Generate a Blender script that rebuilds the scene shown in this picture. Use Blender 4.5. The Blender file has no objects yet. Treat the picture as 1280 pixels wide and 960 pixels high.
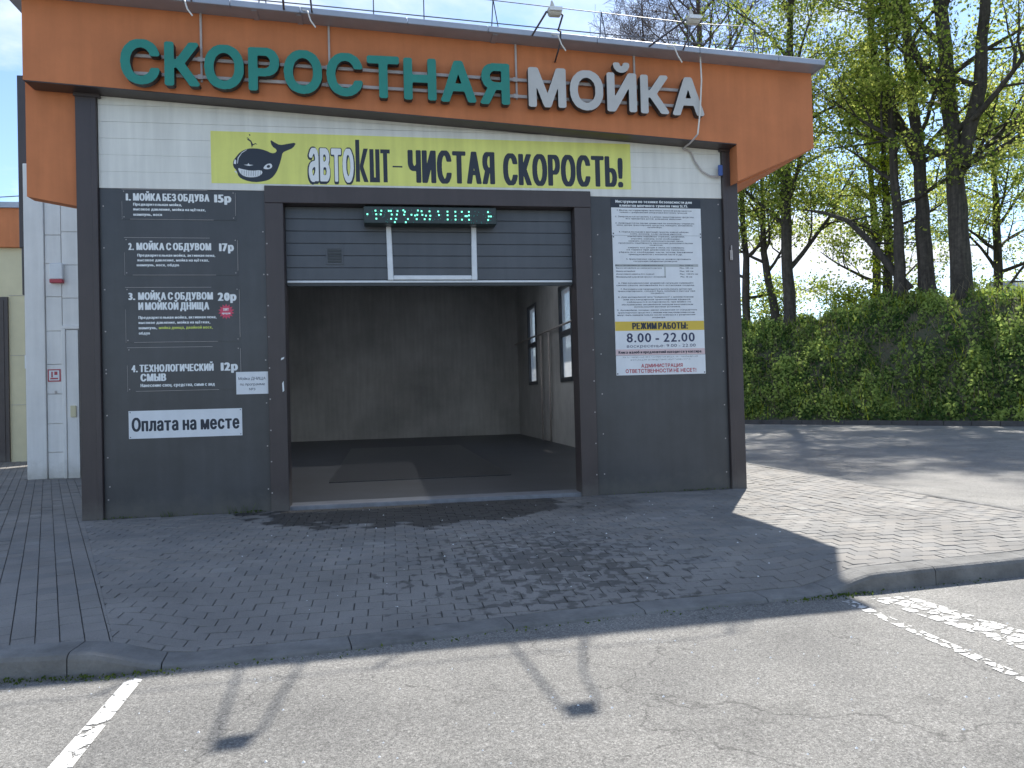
import bpy, math, random
import numpy as np
from mathutils import Vector, Matrix
from mathutils.geometry import tessellate_polygon
random.seed(7); rng = np.random.default_rng(11)
S = bpy.context.scene; COL = S.collection; PI = math.pi

# ------------------------------------------------------------------ camera
YAW, PITCH, ROLL = 0.16677, 0.016945, -0.026951
cam = bpy.data.cameras.new('camera'); cam.sensor_width = 36.0; cam.lens = 36.0*962.84/1280; cam.clip_start = .05; cam.clip_end = 3000
co = bpy.data.objects.new('camera', cam); COL.objects.link(co)
F = Vector((math.sin(YAW)*math.cos(PITCH), math.cos(YAW)*math.cos(PITCH), math.sin(PITCH)))
R0 = Vector((math.cos(YAW), -math.sin(YAW), 0)); U0 = R0.cross(F)
RR = R0*math.cos(ROLL)+U0*math.sin(ROLL); UU = RR.cross(F)
co.matrix_world = Matrix(((RR.x, UU.x, -F.x, 3.8566), (RR.y, UU.y, -F.y, -10.8103), (RR.z, UU.z, -F.z, 1.45), (0, 0, 0, 1)))
S.camera = co

# ------------------------------------------------------------------ sky, sun, exposure
SUN = Vector((.464, .79, 1.0)).normalized()
w = bpy.data.worlds.new('World'); S.world = w; w.use_nodes = True
nt = w.node_tree; N = nt.nodes; L = nt.links
bg = N['Background']
sky = N.new('ShaderNodeTexSky'); sky.sky_type = 'NISHITA'; sky.sun_disc = False
sky.sun_elevation = math.asin(SUN.z); sky.sun_rotation = math.atan2(SUN.x, SUN.y)
sky.air_density = .85; sky.dust_density = .12; sky.ozone_density = 2.2
tc = N.new('ShaderNodeTexCoord'); sep = N.new('ShaderNodeSeparateXYZ'); L.new(tc.outputs['Generated'], sep.inputs[0])
def wm(op, a, b=None, c=None):
    n = N.new('ShaderNodeMath'); n.operation = op
    for i, v in enumerate((a, b, c)):
        if v is None: continue
        if isinstance(v, (int, float)): n.inputs[i].default_value = v
        else: L.new(v, n.inputs[i])
    return n.outputs[0]
zz = wm('MAXIMUM', wm('ADD', sep.outputs[2], .12), .06)
cmb = N.new('ShaderNodeCombineXYZ'); L.new(wm('DIVIDE', sep.outputs[0], zz), cmb.inputs[0]); L.new(wm('DIVIDE', sep.outputs[1], zz), cmb.inputs[1]); cmb.inputs[2].default_value = 3.7
no = N.new('ShaderNodeTexNoise'); no.inputs['Scale'].default_value = .85; no.inputs['Detail'].default_value = 9; no.inputs['Roughness'].default_value = .58; no.inputs['Distortion'].default_value = .25
L.new(cmb.outputs[0], no.inputs['Vector'])
rp = N.new('ShaderNodeValToRGB'); rp.color_ramp.elements[0].position = .49; rp.color_ramp.elements[1].position = .64
L.new(no.outputs[0], rp.inputs[0])
no2 = N.new('ShaderNodeTexNoise'); no2.inputs['Scale'].default_value = 2.6; no2.inputs['Detail'].default_value = 6
L.new(cmb.outputs[0], no2.inputs['Vector'])
cc = N.new('ShaderNodeMix'); cc.data_type = 'RGBA'; cc.inputs['A'].default_value = (3.6, 4.0, 4.7, 1); cc.inputs['B'].default_value = (5.8, 5.85, 6.0, 1); L.new(no2.outputs[0], cc.inputs['Factor'])
mx = N.new('ShaderNodeMix'); mx.data_type = 'RGBA'
L.new(rp.outputs[0], mx.inputs['Factor']); L.new(sky.outputs[0], mx.inputs['A']); L.new(cc.outputs['Result'], mx.inputs['B'])
L.new(mx.outputs['Result'], bg.inputs[0]); bg.inputs[1].default_value = .115
sl = bpy.data.lights.new('sun', 'SUN'); sl.energy = 4.1; sl.angle = math.radians(.53); sl.color = (1, .955, .88)
so = bpy.data.objects.new('sun', sl); COL.objects.link(so); so.rotation_euler = SUN.to_track_quat('Z', 'Y').to_euler(); so.location = (20, 30, 60)
S.view_settings.view_transform = 'Standard'; S.view_settings.look = 'None'; S.view_settings.exposure = 1.18; S.view_settings.gamma = 1
S.cycles.max_bounces = 8; S.cycles.diffuse_bounces = 5; S.cycles.transparent_max_bounces = 12

# ------------------------------------------------------------------ materials
def mat(name, col, rough=.6, var=.12, vs=6.0, bump=0.0, bs=60.0, metal=0.0, col2=None, spec=.5, streak=0.0, detail=5):
    m = bpy.data.materials.new(name); m.use_nodes = True; t = m.node_tree; n = t.nodes; b = n['Principled BSDF']
    b.inputs['Roughness'].default_value = rough; b.inputs['Metallic'].default_value = metal; b.inputs['Specular IOR Level'].default_value = spec
    g = n.new('ShaderNodeNewGeometry'); x = n.new('ShaderNodeTexNoise'); x.inputs['Scale'].default_value = vs; x.inputs['Detail'].default_value = detail; x.inputs['Roughness'].default_value = .65
    t.links.new(g.outputs['Position'], x.inputs['Vector'])
    r = n.new('ShaderNodeValToRGB'); r.color_ramp.elements[0].position = .3; r.color_ramp.elements[1].position = .7
    c2 = col2 or tuple(min(1, c*(1+var)) for c in col)
    r.color_ramp.elements[0].color = (*[c*(1-var) for c in col], 1) if not col2 else (*col, 1)
    r.color_ramp.elements[1].color = (*c2, 1)
    t.links.new(x.outputs[0], r.inputs[0]); out = r.outputs[0]
    if streak:
        mp = n.new('ShaderNodeMapping'); mp.inputs['Scale'].default_value = (9, 9, .7); t.links.new(g.outputs['Position'], mp.inputs[0])
        y = n.new('ShaderNodeTexNoise'); y.inputs['Scale'].default_value = 1.0; y.inputs['Detail'].default_value = 6; t.links.new(mp.outputs[0], y.inputs['Vector'])
        q = n.new('ShaderNodeValToRGB'); q.color_ramp.elements[0].position = .35; q.color_ramp.elements[1].position = .7
        q.color_ramp.elements[0].color = (1-streak,)*3+(1,); q.color_ramp.elements[1].color = (1, 1, 1, 1); t.links.new(y.outputs[0], q.inputs[0])
        k = n.new('ShaderNodeMix'); k.data_type = 'RGBA'; k.blend_type = 'MULTIPLY'; k.inputs['Factor'].default_value = 1
        t.links.new(out, k.inputs['A']); t.links.new(q.outputs[0], k.inputs['B']); out = k.outputs['Result']
    t.links.new(out, b.inputs['Base Color'])
    if bump:
        z = n.new('ShaderNodeTexNoise'); z.inputs['Scale'].default_value = bs; z.inputs['Detail'].default_value = 4; t.links.new(g.outputs['Position'], z.inputs['Vector'])
        u = n.new('ShaderNodeBump'); u.inputs['Strength'].default_value = bump; u.inputs['Distance'].default_value = .01
        t.links.new(z.outputs[0], u.inputs['Height']); t.links.new(u.outputs[0], b.inputs['Normal'])
    return m
M = {}
M['orange'] = mat('orange_stucco', (.60, .205, .080), .8, .10, 1.2, .25, 160, streak=.10)
M['flash'] = mat('grey_flashing', (.36, .39, .45), .45, .10, 3, 0, metal=.3)
M['brown'] = mat('brown_metal', (.058, .044, .044), .42, .10, 2, streak=.15)
M['dark'] = mat('charcoal_panel', (.056, .057, .062), .36, .22, 1.1, .12, 3, streak=.13)
M['white'] = mat('white_cladding', (.80, .79, .73), .5, .05, 1.0, streak=.14)
M['greywall'] = mat('annex_white_paint', (.80, .785, .76), .55, .05, 2, streak=.10)
M['yellow_wall'] = mat('cream_wall', (.66, .60, .40), .8, .07, 1.5, .2)
M['door'] = mat('door_slat_grey', (.078, .086, .100), .40, .10, 2, streak=.15)
M['trim'] = mat('white_trim', (.70, .72, .74), .4, .08, 8)
M['green'] = mat('green_letter_face', (.012, .215, .165), .38, .08, 4)
M['silver'] = mat('silver_letter_face', (.50, .49, .465), .38, .06, 4)
M['ret'] = mat('letter_return', (.035, .040, .042), .5, .1, 4)
M['frame'] = mat('sign_frame_steel', (.44, .40, .38), .5, .12, 9)
M['yellow'] = mat('yellow_banner_film', (.80, .80, .20), .45, .05, 2, streak=.12)
M['ink'] = mat('dark_ink', (.018, .026, .042), .5, .05, 5)
M['print'] = mat('white_print', (.78, .80, .80), .5, .05, 9)
M['paper'] = mat('white_board', (.74, .76, .78), .5, .05, 3, streak=.05)
M['greyprint'] = mat('grey_print', (.08, .09, .11), .6, .05, 9)
M['tablebar'] = mat('table_header_grey', (.42, .44, .43), .6, .05, 9)
M['navy'] = mat('navy_print', (.02, .03, .085), .5, .05, 9)
M['gold'] = mat('gold_strip', (.66, .47, .06), .5, .05, 5)
M['red'] = mat('red_print', (.42, .05, .07), .5, .08, 5)
M['pinkstrip'] = mat('pink_strip', (.66, .50, .50), .5, .05, 5)
M['pink'] = mat('pink_red_print', (.62, .06, .12), .5, .08, 9)
M['lime'] = mat('lime_print', (.55, .62, .12), .5, .08, 9)
M['beige'] = mat('lamp_housing', (.55, .53, .48), .5, .1, 9)
M['cable'] = mat('white_cable', (.70, .69, .64), .5, .1, 9)
M['steel'] = mat('railing_steel', (.07, .08, .10), .5, .15, 9)
M['blue'] = mat('blue_tape', (.05, .11, .35), .5, .1, 9)
M['concrete_in'] = mat('interior_plaster', (.50, .50, .49), .85, .25, .45, .2, 20, streak=.14)
M['floor_in'] = mat('interior_concrete_floor', (.030, .036, .048), .4, .35, 1.0)
M['pit'] = mat('conveyor_mat', (.022, .026, .036), .3, .2, 3)
M['sill'] = mat('worn_threshold', (.17, .18, .20), .45, .2, 6)
M['kerb'] = mat('kerb_concrete', (.165, .162, .154), .95, .35, 3, .8, 45)
M['fkerb'] = mat('dark_kerb_concrete', (.09, .09, .09), .9, .2, 3, .3, 60)
M['sand'] = mat('joint_sand', (.12, .118, .105), .95, .3, 20)
M['bark'] = mat('tree_bark', (.080, .068, .056), .95, .4, 5, 1.0, 9, streak=.5)
M['bark2'] = mat('pale_grey_bark', (.11, .085, .082), .95, .25, 3, .5, 14)
M['soil'] = mat('embankment_soil', (.045, .065, .026), .95, .3, 1.6, .8, 8, col2=(.100, .085, .055))
M['straw'] = mat('dry_straw', (.20, .16, .10), .9, .3, 2)
M['grass_far'] = mat('far_grass', (.05, .085, .02), .95, .2, .2)
M['distant'] = mat('distant_concrete', (.42, .44, .47), .8, .08, .2)
M['glassdark'] = mat('dark_window_glass', (.03, .035, .045), .15, .1, 1)
def add_dirt(m, height, col, amount=.8):
    t = m.node_tree; n = t.nodes; b = n['Principled BSDF']; src = b.inputs['Base Color'].links[0].from_socket
    g = n.new('ShaderNodeNewGeometry'); sp = n.new('ShaderNodeSeparateXYZ'); t.links.new(g.outputs['Position'], sp.inputs[0])
    x = n.new('ShaderNodeTexNoise'); x.inputs['Scale'].default_value = 5; x.inputs['Detail'].default_value = 8; x.inputs['Roughness'].default_value = .7; t.links.new(g.outputs['Position'], x.inputs['Vector'])
    a = n.new('ShaderNodeMath'); a.operation = 'MULTIPLY_ADD'; a.inputs[1].default_value = -1/height; t.links.new(sp.outputs[2], a.inputs[0]); t.links.new(x.outputs[0], a.inputs[2])
    mr = n.new('ShaderNodeMapRange'); mr.inputs['From Min'].default_value = .0; mr.inputs['From Max'].default_value = .55; mr.inputs['To Max'].default_value = amount; t.links.new(a.outputs[0], mr.inputs[0])
    k = n.new('ShaderNodeMix'); k.data_type = 'RGBA'; t.links.new(mr.outputs[0], k.inputs['Factor']); t.links.new(src, k.inputs['A']); k.inputs['B'].default_value = (*col, 1); t.links.new(k.outputs['Result'], b.inputs['Base Color'])
add_dirt(M['dark'], .55, (.105, .10, .09)); add_dirt(M['brown'], .6, (.11, .10, .09)); add_dirt(M['greywall'], .8, (.45, .43, .38), .7)
m = mat('dark_led_case', (.018, .030, .028), .35, .1, 9); M['led'] = m
m = bpy.data.materials.new('led_dot'); m.use_nodes = True; b = m.node_tree.nodes['Principled BSDF']; b.inputs['Base Color'].default_value = (.05, .5, .35, 1); b.inputs['Emission Color'].default_value = (.22, 1, .70, 1); b.inputs['Emission Strength'].default_value = .8; M['dot'] = m
# frosted panes let daylight through softly
m = bpy.data.materials.new('frosted_pane'); m.use_nodes = True; t = m.node_tree; n = t.nodes; n.remove(n['Principled BSDF'])
tr = n.new('ShaderNodeBsdfTranslucent'); tr.inputs[0].default_value = (.62, .64, .66, 1); gl = n.new('ShaderNodeBsdfTransparent'); ms = n.new('ShaderNodeMixShader'); ms.inputs[0].default_value = .35
t.links.new(tr.outputs[0], ms.inputs[1]); t.links.new(gl.outputs[0], ms.inputs[2]); t.links.new(ms.outputs[0], n['Material Output'].inputs[0]); M['pane'] = m

def brick_mat():
    m = bpy.data.materials.new('paving_brick'); m.use_nodes = True; t = m.node_tree; n = t.nodes; l = t.links; b = n['Principled BSDF']
    g = n.new('ShaderNodeNewGeometry')
    r = n.new('ShaderNodeValToRGB'); e = r.color_ramp.elements
    e[0].color = (.200, .196, .188, 1); e[1].color = (.262, .254, .238, 1)
    e2 = r.color_ramp.elements.new(.93); e2.color = (.240, .225, .205, 1)
    l.new(g.outputs['Random Per Island'], r.inputs[0])
    x = n.new('ShaderNodeTexNoise'); x.inputs['Scale'].default_value = 1.1; x.inputs['Detail'].default_value = 7; x.inputs['Roughness'].default_value = .6; l.new(g.outputs['Position'], x.inputs['Vector'])
    q = n.new('ShaderNodeMapRange'); q.inputs['From Min'].default_value = .3; q.inputs['From Max'].default_value = .7; q.inputs['To Min'].default_value = .80; q.inputs['To Max'].default_value = 1.16; l.new(x.outputs[0], q.inputs[0])
    f = n.new('ShaderNodeTexNoise'); f.inputs['Scale'].default_value = 130; f.inputs['Detail'].default_value = 3; l.new(g.outputs['Position'], f.inputs['Vector'])
    fq = n.new('ShaderNodeMapRange'); fq.inputs['From Min'].default_value = .3; fq.inputs['From Max'].default_value = .7; fq.inputs['To Min'].default_value = .86; fq.inputs['To Max'].default_value = 1.14; l.new(f.outputs[0], fq.inputs[0])
    mul = n.new('ShaderNodeMath'); mul.operation = 'MULTIPLY'; l.new(q.outputs[0], mul.inputs[0]); l.new(fq.outputs[0], mul.inputs[1])
    # water stains in front of the gateway: distance fields around a few spots, broken up by noise
    def blob(cx, cy, rx, ry, ns, amp, th=.12, k=.5):
        mp = n.new('ShaderNodeMapping'); mp.vector_type = 'POINT'; mp.inputs['Location'].default_value = (-cx/rx, -cy/ry, 0); mp.inputs['Scale'].default_value = (1/rx, 1/ry, 0); l.new(g.outputs['Position'], mp.inputs[0])
        ln = n.new('ShaderNodeVectorMath'); ln.operation = 'LENGTH'; l.new(mp.outputs[0], ln.inputs[0])
        nn = n.new('ShaderNodeTexNoise'); nn.inputs['Scale'].default_value = ns; nn.inputs['Detail'].default_value = 5; l.new(g.outputs['Position'], nn.inputs['Vector'])
        ad = n.new('ShaderNodeMath'); ad.operation = 'MULTIPLY_ADD'; ad.inputs[1].default_value = amp; l.new(nn.outputs[0], ad.inputs[0]); l.new(ln.outputs['Value'], ad.inputs[2])
        mr = n.new('ShaderNodeMapRange'); mr.inputs['From Min'].default_value = 1+amp*k; mr.inputs['From Max'].default_value = 1+amp*k-th; l.new(ad.outputs[0], mr.inputs[0])
        return mr.outputs[0]
    b1 = blob(4.25, -.2, 2.25, 1.75, 2.4, 1.2); b2 = blob(5.3, -3.9, 1.3, 1.8, 9.5, 5.0, .35, .43); b3 = blob(6.3, -.7, .9, 1.3, 4, 1.6, .3)
    w1 = n.new('ShaderNodeMath'); w1.operation = 'MAXIMUM'; l.new(b1, w1.inputs[0])
    w2 = n.new('ShaderNodeMath'); w2.operation = 'MULTIPLY'; w2.inputs[1].default_value = .62; l.new(b2, w2.inputs[0])
    w3 = n.new('ShaderNodeMath'); w3.operation = 'MULTIPLY_ADD'; w3.inputs[1].default_value = .3; l.new(b3, w3.inputs[0]); l.new(w2.outputs[0], w3.inputs[2]); l.new(w3.outputs[0], w1.inputs[1])
    wk = n.new('ShaderNodeMapRange'); wk.inputs['To Min'].default_value = 1; wk.inputs['To Max'].default_value = .26; l.new(w1.outputs[0], wk.inputs[0])
    m2 = n.new('ShaderNodeMath'); m2.operation = 'MULTIPLY'; l.new(mul.outputs[0], m2.inputs[0]); l.new(wk.outputs[0], m2.inputs[1])
    vm = n.new('ShaderNodeVectorMath'); vm.operation = 'SCALE'; l.new(r.outputs[0], vm.inputs[0]); l.new(m2.outputs[0], vm.inputs['Scale']); l.new(vm.outputs[0], b.inputs['Base Color'])
    rr = n.new('ShaderNodeMapRange'); rr.inputs['To Min'].default_value = .82; rr.inputs['To Max'].default_value = .72; l.new(w1.outputs[0], rr.inputs[0]); l.new(rr.outputs[0], b.inputs['Roughness']); b.inputs['Specular IOR Level'].default_value = .22
    bu = n.new('ShaderNodeBump'); bu.inputs['Strength'].default_value = .35; bu.inputs['Distance'].default_value = .006; l.new(f.outputs[0], bu.inputs['Height']); l.new(bu.outputs[0], b.inputs['Normal'])
    return m
M['brick'] = brick_mat()
def asphalt():
    m = bpy.data.materials.new('asphalt'); m.use_nodes = True; t = m.node_tree; n = t.nodes; l = t.links; b = n['Principled BSDF']; b.inputs['Roughness'].default_value = .85
    g = n.new('ShaderNodeNewGeometry')
    def noise(s, d, ro=.6):
        x = n.new('ShaderNodeTexNoise'); x.inputs['Scale'].default_value = s; x.inputs['Detail'].default_value = d; x.inputs['Roughness'].default_value = ro; l.new(g.outputs['Position'], x.inputs['Vector']); return x.outputs[0]
    a = noise(.7, 8); c = noise(150, 3, .75); v = n.new('ShaderNodeTexVoronoi'); v.inputs['Scale'].default_value = 95; l.new(g.outputs['Position'], v.inputs['Vector'])
    r = n.new('ShaderNodeValToRGB'); r.color_ramp.elements[0].position = .30; r.color_ramp.elements[1].position = .72; r.color_ramp.elements[0].color = (.128, .125, .118, 1); r.color_ramp.elements[1].color = (.215, .208, .192, 1); l.new(a, r.inputs[0])
    k = n.new('ShaderNodeMapRange'); k.inputs['From Min'].default_value = .32; k.inputs['From Max'].default_value = .68; k.inputs['To Min'].default_value = .40; k.inputs['To Max'].default_value = 1.7; l.new(c, k.inputs[0])
    bw = n.new('ShaderNodeRGBToBW'); l.new(v.outputs['Color'], bw.inputs[0]); k2 = n.new('ShaderNodeMapRange'); k2.inputs['To Min'].default_value = .70; k2.inputs['To Max'].default_value = 1.35; l.new(bw.outputs[0], k2.inputs[0])
    mu = n.new('ShaderNodeMath'); mu.operation = 'MULTIPLY'; l.new(k.outputs[0], mu.inputs[0]); l.new(k2.outputs[0], mu.inputs[1])
    # thin cracks
    vc = n.new('ShaderNodeTexVoronoi'); vc.feature = 'DISTANCE_TO_EDGE'; vc.inputs['Scale'].default_value = .55
    nv = n.new('ShaderNodeTexNoise'); nv.inputs['Scale'].default_value = 2.5; nv.inputs['Detail'].default_value = 5; l.new(g.outputs['Position'], nv.inputs['Vector'])
    va = n.new('ShaderNodeVectorMath'); va.operation = 'MULTIPLY_ADD'; va.inputs[1].default_value = (.9, .9, 0); l.new(nv.outputs['Color'], va.inputs[0]); l.new(g.outputs['Position'], va.inputs[2]); l.new(va.outputs[0], vc.inputs['Vector'])
    ck = n.new('ShaderNodeMapRange'); ck.inputs['From Min'].default_value = .001; ck.inputs['From Max'].default_value = .006; ck.inputs['To Min'].default_value = .58; ck.inputs['To Max'].default_value = 1; l.new(vc.outputs['Distance'], ck.inputs[0])
    c60 = noise(48, 4, .8); k6 = n.new('ShaderNodeMapRange'); k6.inputs['From Min'].default_value = .35; k6.inputs['From Max'].default_value = .65; k6.inputs['To Min'].default_value = .72; k6.inputs['To Max'].default_value = 1.3; l.new(c60, k6.inputs[0])
    mu6 = n.new('ShaderNodeMath'); mu6.operation = 'MULTIPLY'; l.new(mu.outputs[0], mu6.inputs[0]); l.new(k6.outputs[0], mu6.inputs[1]); mu = mu6
    m3 = n.new('ShaderNodeMath'); m3.operation = 'MULTIPLY'; l.new(mu.outputs[0], m3.inputs[0]); l.new(ck.outputs[0], m3.inputs[1])
    # oil spots and scuffed darker patches
    so_ = noise(1.9, 6, .7); ks = n.new('ShaderNodeMapRange'); ks.inputs['From Min'].default_value = .56; ks.inputs['From Max'].default_value = .72; ks.inputs['To Min'].default_value = 1; ks.inputs['To Max'].default_value = .66; l.new(so_, ks.inputs[0])
    vo = n.new('ShaderNodeTexVoronoi'); vo.inputs['Scale'].default_value = 1.3; l.new(va.outputs[0], vo.inputs['Vector']); ko = n.new('ShaderNodeMapRange'); ko.inputs['From Min'].default_value = .04; ko.inputs['From Max'].default_value = .11; ko.inputs['To Min'].default_value = .55; ko.inputs['To Max'].default_value = 1; l.new(vo.outputs['Distance'], ko.inputs[0])
    m4 = n.new('ShaderNodeMath'); m4.operation = 'MULTIPLY'; l.new(ks.outputs[0], m4.inputs[0]); l.new(ko.outputs[0], m4.inputs[1]); m5 = n.new('ShaderNodeMath'); m5.operation = 'MULTIPLY'; l.new(m3.outputs[0], m5.inputs[0]); l.new(m4.outputs[0], m5.inputs[1]); m3 = m5
    vm = n.new('ShaderNodeVectorMath'); vm.operation = 'SCALE'; l.new(r.outputs[0], vm.inputs[0]); l.new(m3.outputs[0], vm.inputs['Scale']); l.new(vm.outputs[0], b.inputs['Base Color'])
    bu = n.new('ShaderNodeBump'); bu.inputs['Strength'].default_value = .9; bu.inputs['Distance'].default_value = .006; l.new(c, bu.inputs['Height']); l.new(bu.outputs[0], b.inputs['Normal'])
    return m
M['asphalt'] = asphalt()
def leafmat(name, ca, cb, tl=.45):
    m = bpy.data.materials.new(name); m.use_nodes = True; t = m.node_tree; n = t.nodes; l = t.links; n.remove(n['Principled BSDF'])
    g = n.new('ShaderNodeNewGeometry'); x = n.new('ShaderNodeTexNoise'); x.inputs['Scale'].default_value = .5; x.inputs['Detail'].default_value = 3; l.new(g.outputs['Position'], x.inputs['Vector'])
    ad = n.new('ShaderNodeMath'); ad.operation = 'MULTIPLY_ADD'; ad.inputs[1].default_value = .4; l.new(g.outputs['Random Per Island'], ad.inputs[0]); l.new(x.outputs[0], ad.inputs[2])
    at_ = n.new('ShaderNodeAttribute'); at_.attribute_name = 'tone'; a2 = n.new('ShaderNodeMath'); a2.operation = 'ADD'; l.new(ad.outputs[0], a2.inputs[0]); l.new(at_.outputs['Fac'], a2.inputs[1]); ad = a2
    r = n.new('ShaderNodeValToRGB'); r.color_ramp.elements[0].position = .45; r.color_ramp.elements[1].position = 1.0; r.color_ramp.elements[0].color = (*ca, 1); r.color_ramp.elements[1].color = (*cb, 1); l.new(ad.outputs[0], r.inputs[0])
    d = n.new('ShaderNodeBsdfDiffuse'); tr = n.new('ShaderNodeBsdfTranslucent'); s = n.new('ShaderNodeMixShader'); s.inputs[0].default_value = tl
    l.new(r.outputs[0], d.inputs[0]); l.new(r.outputs[0], tr.inputs[0]); l.new(d.outputs[0], s.inputs[1]); l.new(tr.outputs[0], s.inputs[2]); l.new(s.outputs[0], n['Material Output'].inputs[0])
    return m
M['leaf'] = leafmat('young_leaves', (.16, .24, .04), (.56, .60, .15), .6)
M['leaf2'] = leafmat('ivy_leaves', (.16, .24, .03), (.45, .48, .05), .55)
M['weed'] = leafmat('weed_leaves', (.045, .085, .018), (.15, .20, .04), .45)
M['herb'] = leafmat('embankment_leaves', (.065, .13, .04), (.38, .48, .13), .48)
def paintmat(name, wear, scale):
    m = bpy.data.materials.new(name); m.use_nodes = True; t = m.node_tree; n = t.nodes; l = t.links; b = n['Principled BSDF']; b.inputs['Base Color'].default_value = (.58, .575, .55, 1); b.inputs['Roughness'].default_value = .7
    g = n.new('ShaderNodeNewGeometry'); x = n.new('ShaderNodeTexNoise'); x.inputs['Scale'].default_value = scale; x.inputs['Detail'].default_value = 7; x.inputs['Roughness'].default_value = .65; l.new(g.outputs['Position'], x.inputs['Vector'])
    v = n.new('ShaderNodeTexVoronoi'); v.feature = 'DISTANCE_TO_EDGE'; v.inputs['Scale'].default_value = 11
    va = n.new('ShaderNodeVectorMath'); va.operation = 'MULTIPLY_ADD'; va.inputs[1].default_value = (.12, .12, 0); l.new(x.outputs['Color'], va.inputs[0]); l.new(g.outputs['Position'], va.inputs[2]); l.new(va.outputs[0], v.inputs['Vector'])
    s = n.new('ShaderNodeMath'); s.operation = 'MULTIPLY_ADD'; s.inputs[1].default_value = 1.6; s.use_clamp = False; l.new(v.outputs['Distance'], s.inputs[0]); l.new(x.outputs[0], s.inputs[2])
    mr = n.new('ShaderNodeMapRange'); mr.inputs['From Min'].default_value = wear; mr.inputs['From Max'].default_value = wear+.03; l.new(s.outputs[0], mr.inputs[0]); l.new(mr.outputs[0], b.inputs['Alpha'])
    return m
M['paintL'] = paintmat('worn_line_paint', .505, 9); M['paintR'] = paintmat('flaking_line_paint', .645, 7)

# ------------------------------------------------------------------ helpers
def tag(o, label=None, cat=None, group=None, kind=None):
    if label: o['label'] = label
    if cat: o['category'] = cat
    if group: o['group'] = group
    if kind: o['kind'] = kind
    return o
def root(name, loc, label, cat, group=None):
    o = bpy.data.objects.new(name, None); COL.objects.link(o); o.location = loc; o.empty_display_size = .2
    return tag(o, label, cat, group)
def top(o):
    while o.parent: o = o.parent
    return o
class MB:
    def __init__(s): s.v = []; s.f = []; s.mi = []; s.cur = 0
    def add(s, vs, fs):
        k = len(s.v); s.v += [tuple(v) for v in vs]; s.f += [tuple(k+i for i in f) for f in fs]; s.mi += [s.cur]*len(fs); return s
    def box(s, x0, x1, y0, y1, z0, z1):
        return s.add([(x0,y0,z0),(x1,y0,z0),(x1,y1,z0),(x0,y1,z0),(x0,y0,z1),(x1,y0,z1),(x1,y1,z1),(x0,y1,z1)],
                     [(0,3,2,1),(4,5,6,7),(0,1,5,4),(1,2,6,5),(2,3,7,6),(3,0,4,7)])
    def slope_box(s, x0, x1, y0, y1, zb0, zb1, zt0, zt1):   # bottom and top heights differ at the two ends in x
        return s.add([(x0,y0,zb0),(x1,y0,zb1),(x1,y1,zb1),(x0,y1,zb0),(x0,y0,zt0),(x1,y0,zt1),(x1,y1,zt1),(x0,y1,zt0)],
                     [(0,3,2,1),(4,5,6,7),(0,1,5,4),(1,2,6,5),(2,3,7,6),(3,0,4,7)])
    def prism_y(s, pts, y0, y1):    # pts = (x, z) outline counter-clockwise seen from -y
        n = len(pts); s.add([(x, y0, z) for x, z in pts]+[(x, y1, z) for x, z in pts],
              [tuple(range(n)), tuple(range(2*n-1, n-1, -1))]+[(i, i+n, (i+1)%n+n, (i+1)%n) for i in range(n)]); return s
    def tube(s, pts, rad, n=6, cap=True):
        pts = [Vector(p) for p in pts]; m = len(pts); R = rad if isinstance(rad, (list, tuple)) else [rad]*m
        k = len(s.v); prev = None
        for i, p in enumerate(pts):
            d = (pts[min(i+1, m-1)]-pts[max(i-1, 0)]); d = d.normalized() if d.length > 1e-9 else Vector((0, 0, 1))
            if prev is None:
                a = d.cross(Vector((0, 0, 1))); a = a if a.length > .05 else d.cross(Vector((1, 0, 0)))
            else: a = prev-d*prev.dot(d)
            a.normalize(); b = d.cross(a); prev = a
            for j in range(n):
                t = 2*PI*j/n; s.v.append(tuple(p+(a*math.cos(t)+b*math.sin(t))*R[i]))
        fs = []
        for i in range(m-1):
            for j in range(n):
                fs.append((k+i*n+j, k+i*n+(j+1)%n, k+(i+1)*n+(j+1)%n, k+(i+1)*n+j))
        if cap: fs += [tuple(k+j for j in range(n-1, -1, -1)), tuple(k+(m-1)*n+j for j in range(n))]
        s.f += fs; s.mi += [s.cur]*len(fs); return s
    def build(s, name, mats, parent=None, smooth=False, **tg):
        me = bpy.data.meshes.new(name)
        o = bpy.data.objects.new(name, me); COL.objects.link(o)
        off = Vector((0, 0, 0))
        if parent is not None: o.parent = parent; off = top(parent).location
        me.from_pydata([(a-off.x, b-off.y, c-off.z) for a, b, c in s.v], [], s.f)
        for mm in (mats if isinstance(mats, (list, tuple)) else [mats]): me.materials.append(mm)
        if any(s.mi): me.polygons.foreach_set('material_index', s.mi)
        if smooth: me.polygons.foreach_set('use_smooth', [True]*len(s.f))
        me.update(); tag(o, **tg); return o
def bevel(o, wd=.006, seg=1):
    b = o.modifiers.new('bevel', 'BEVEL'); b.width = wd; b.segments = seg; b.limit_method = 'ANGLE'; return o
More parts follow.
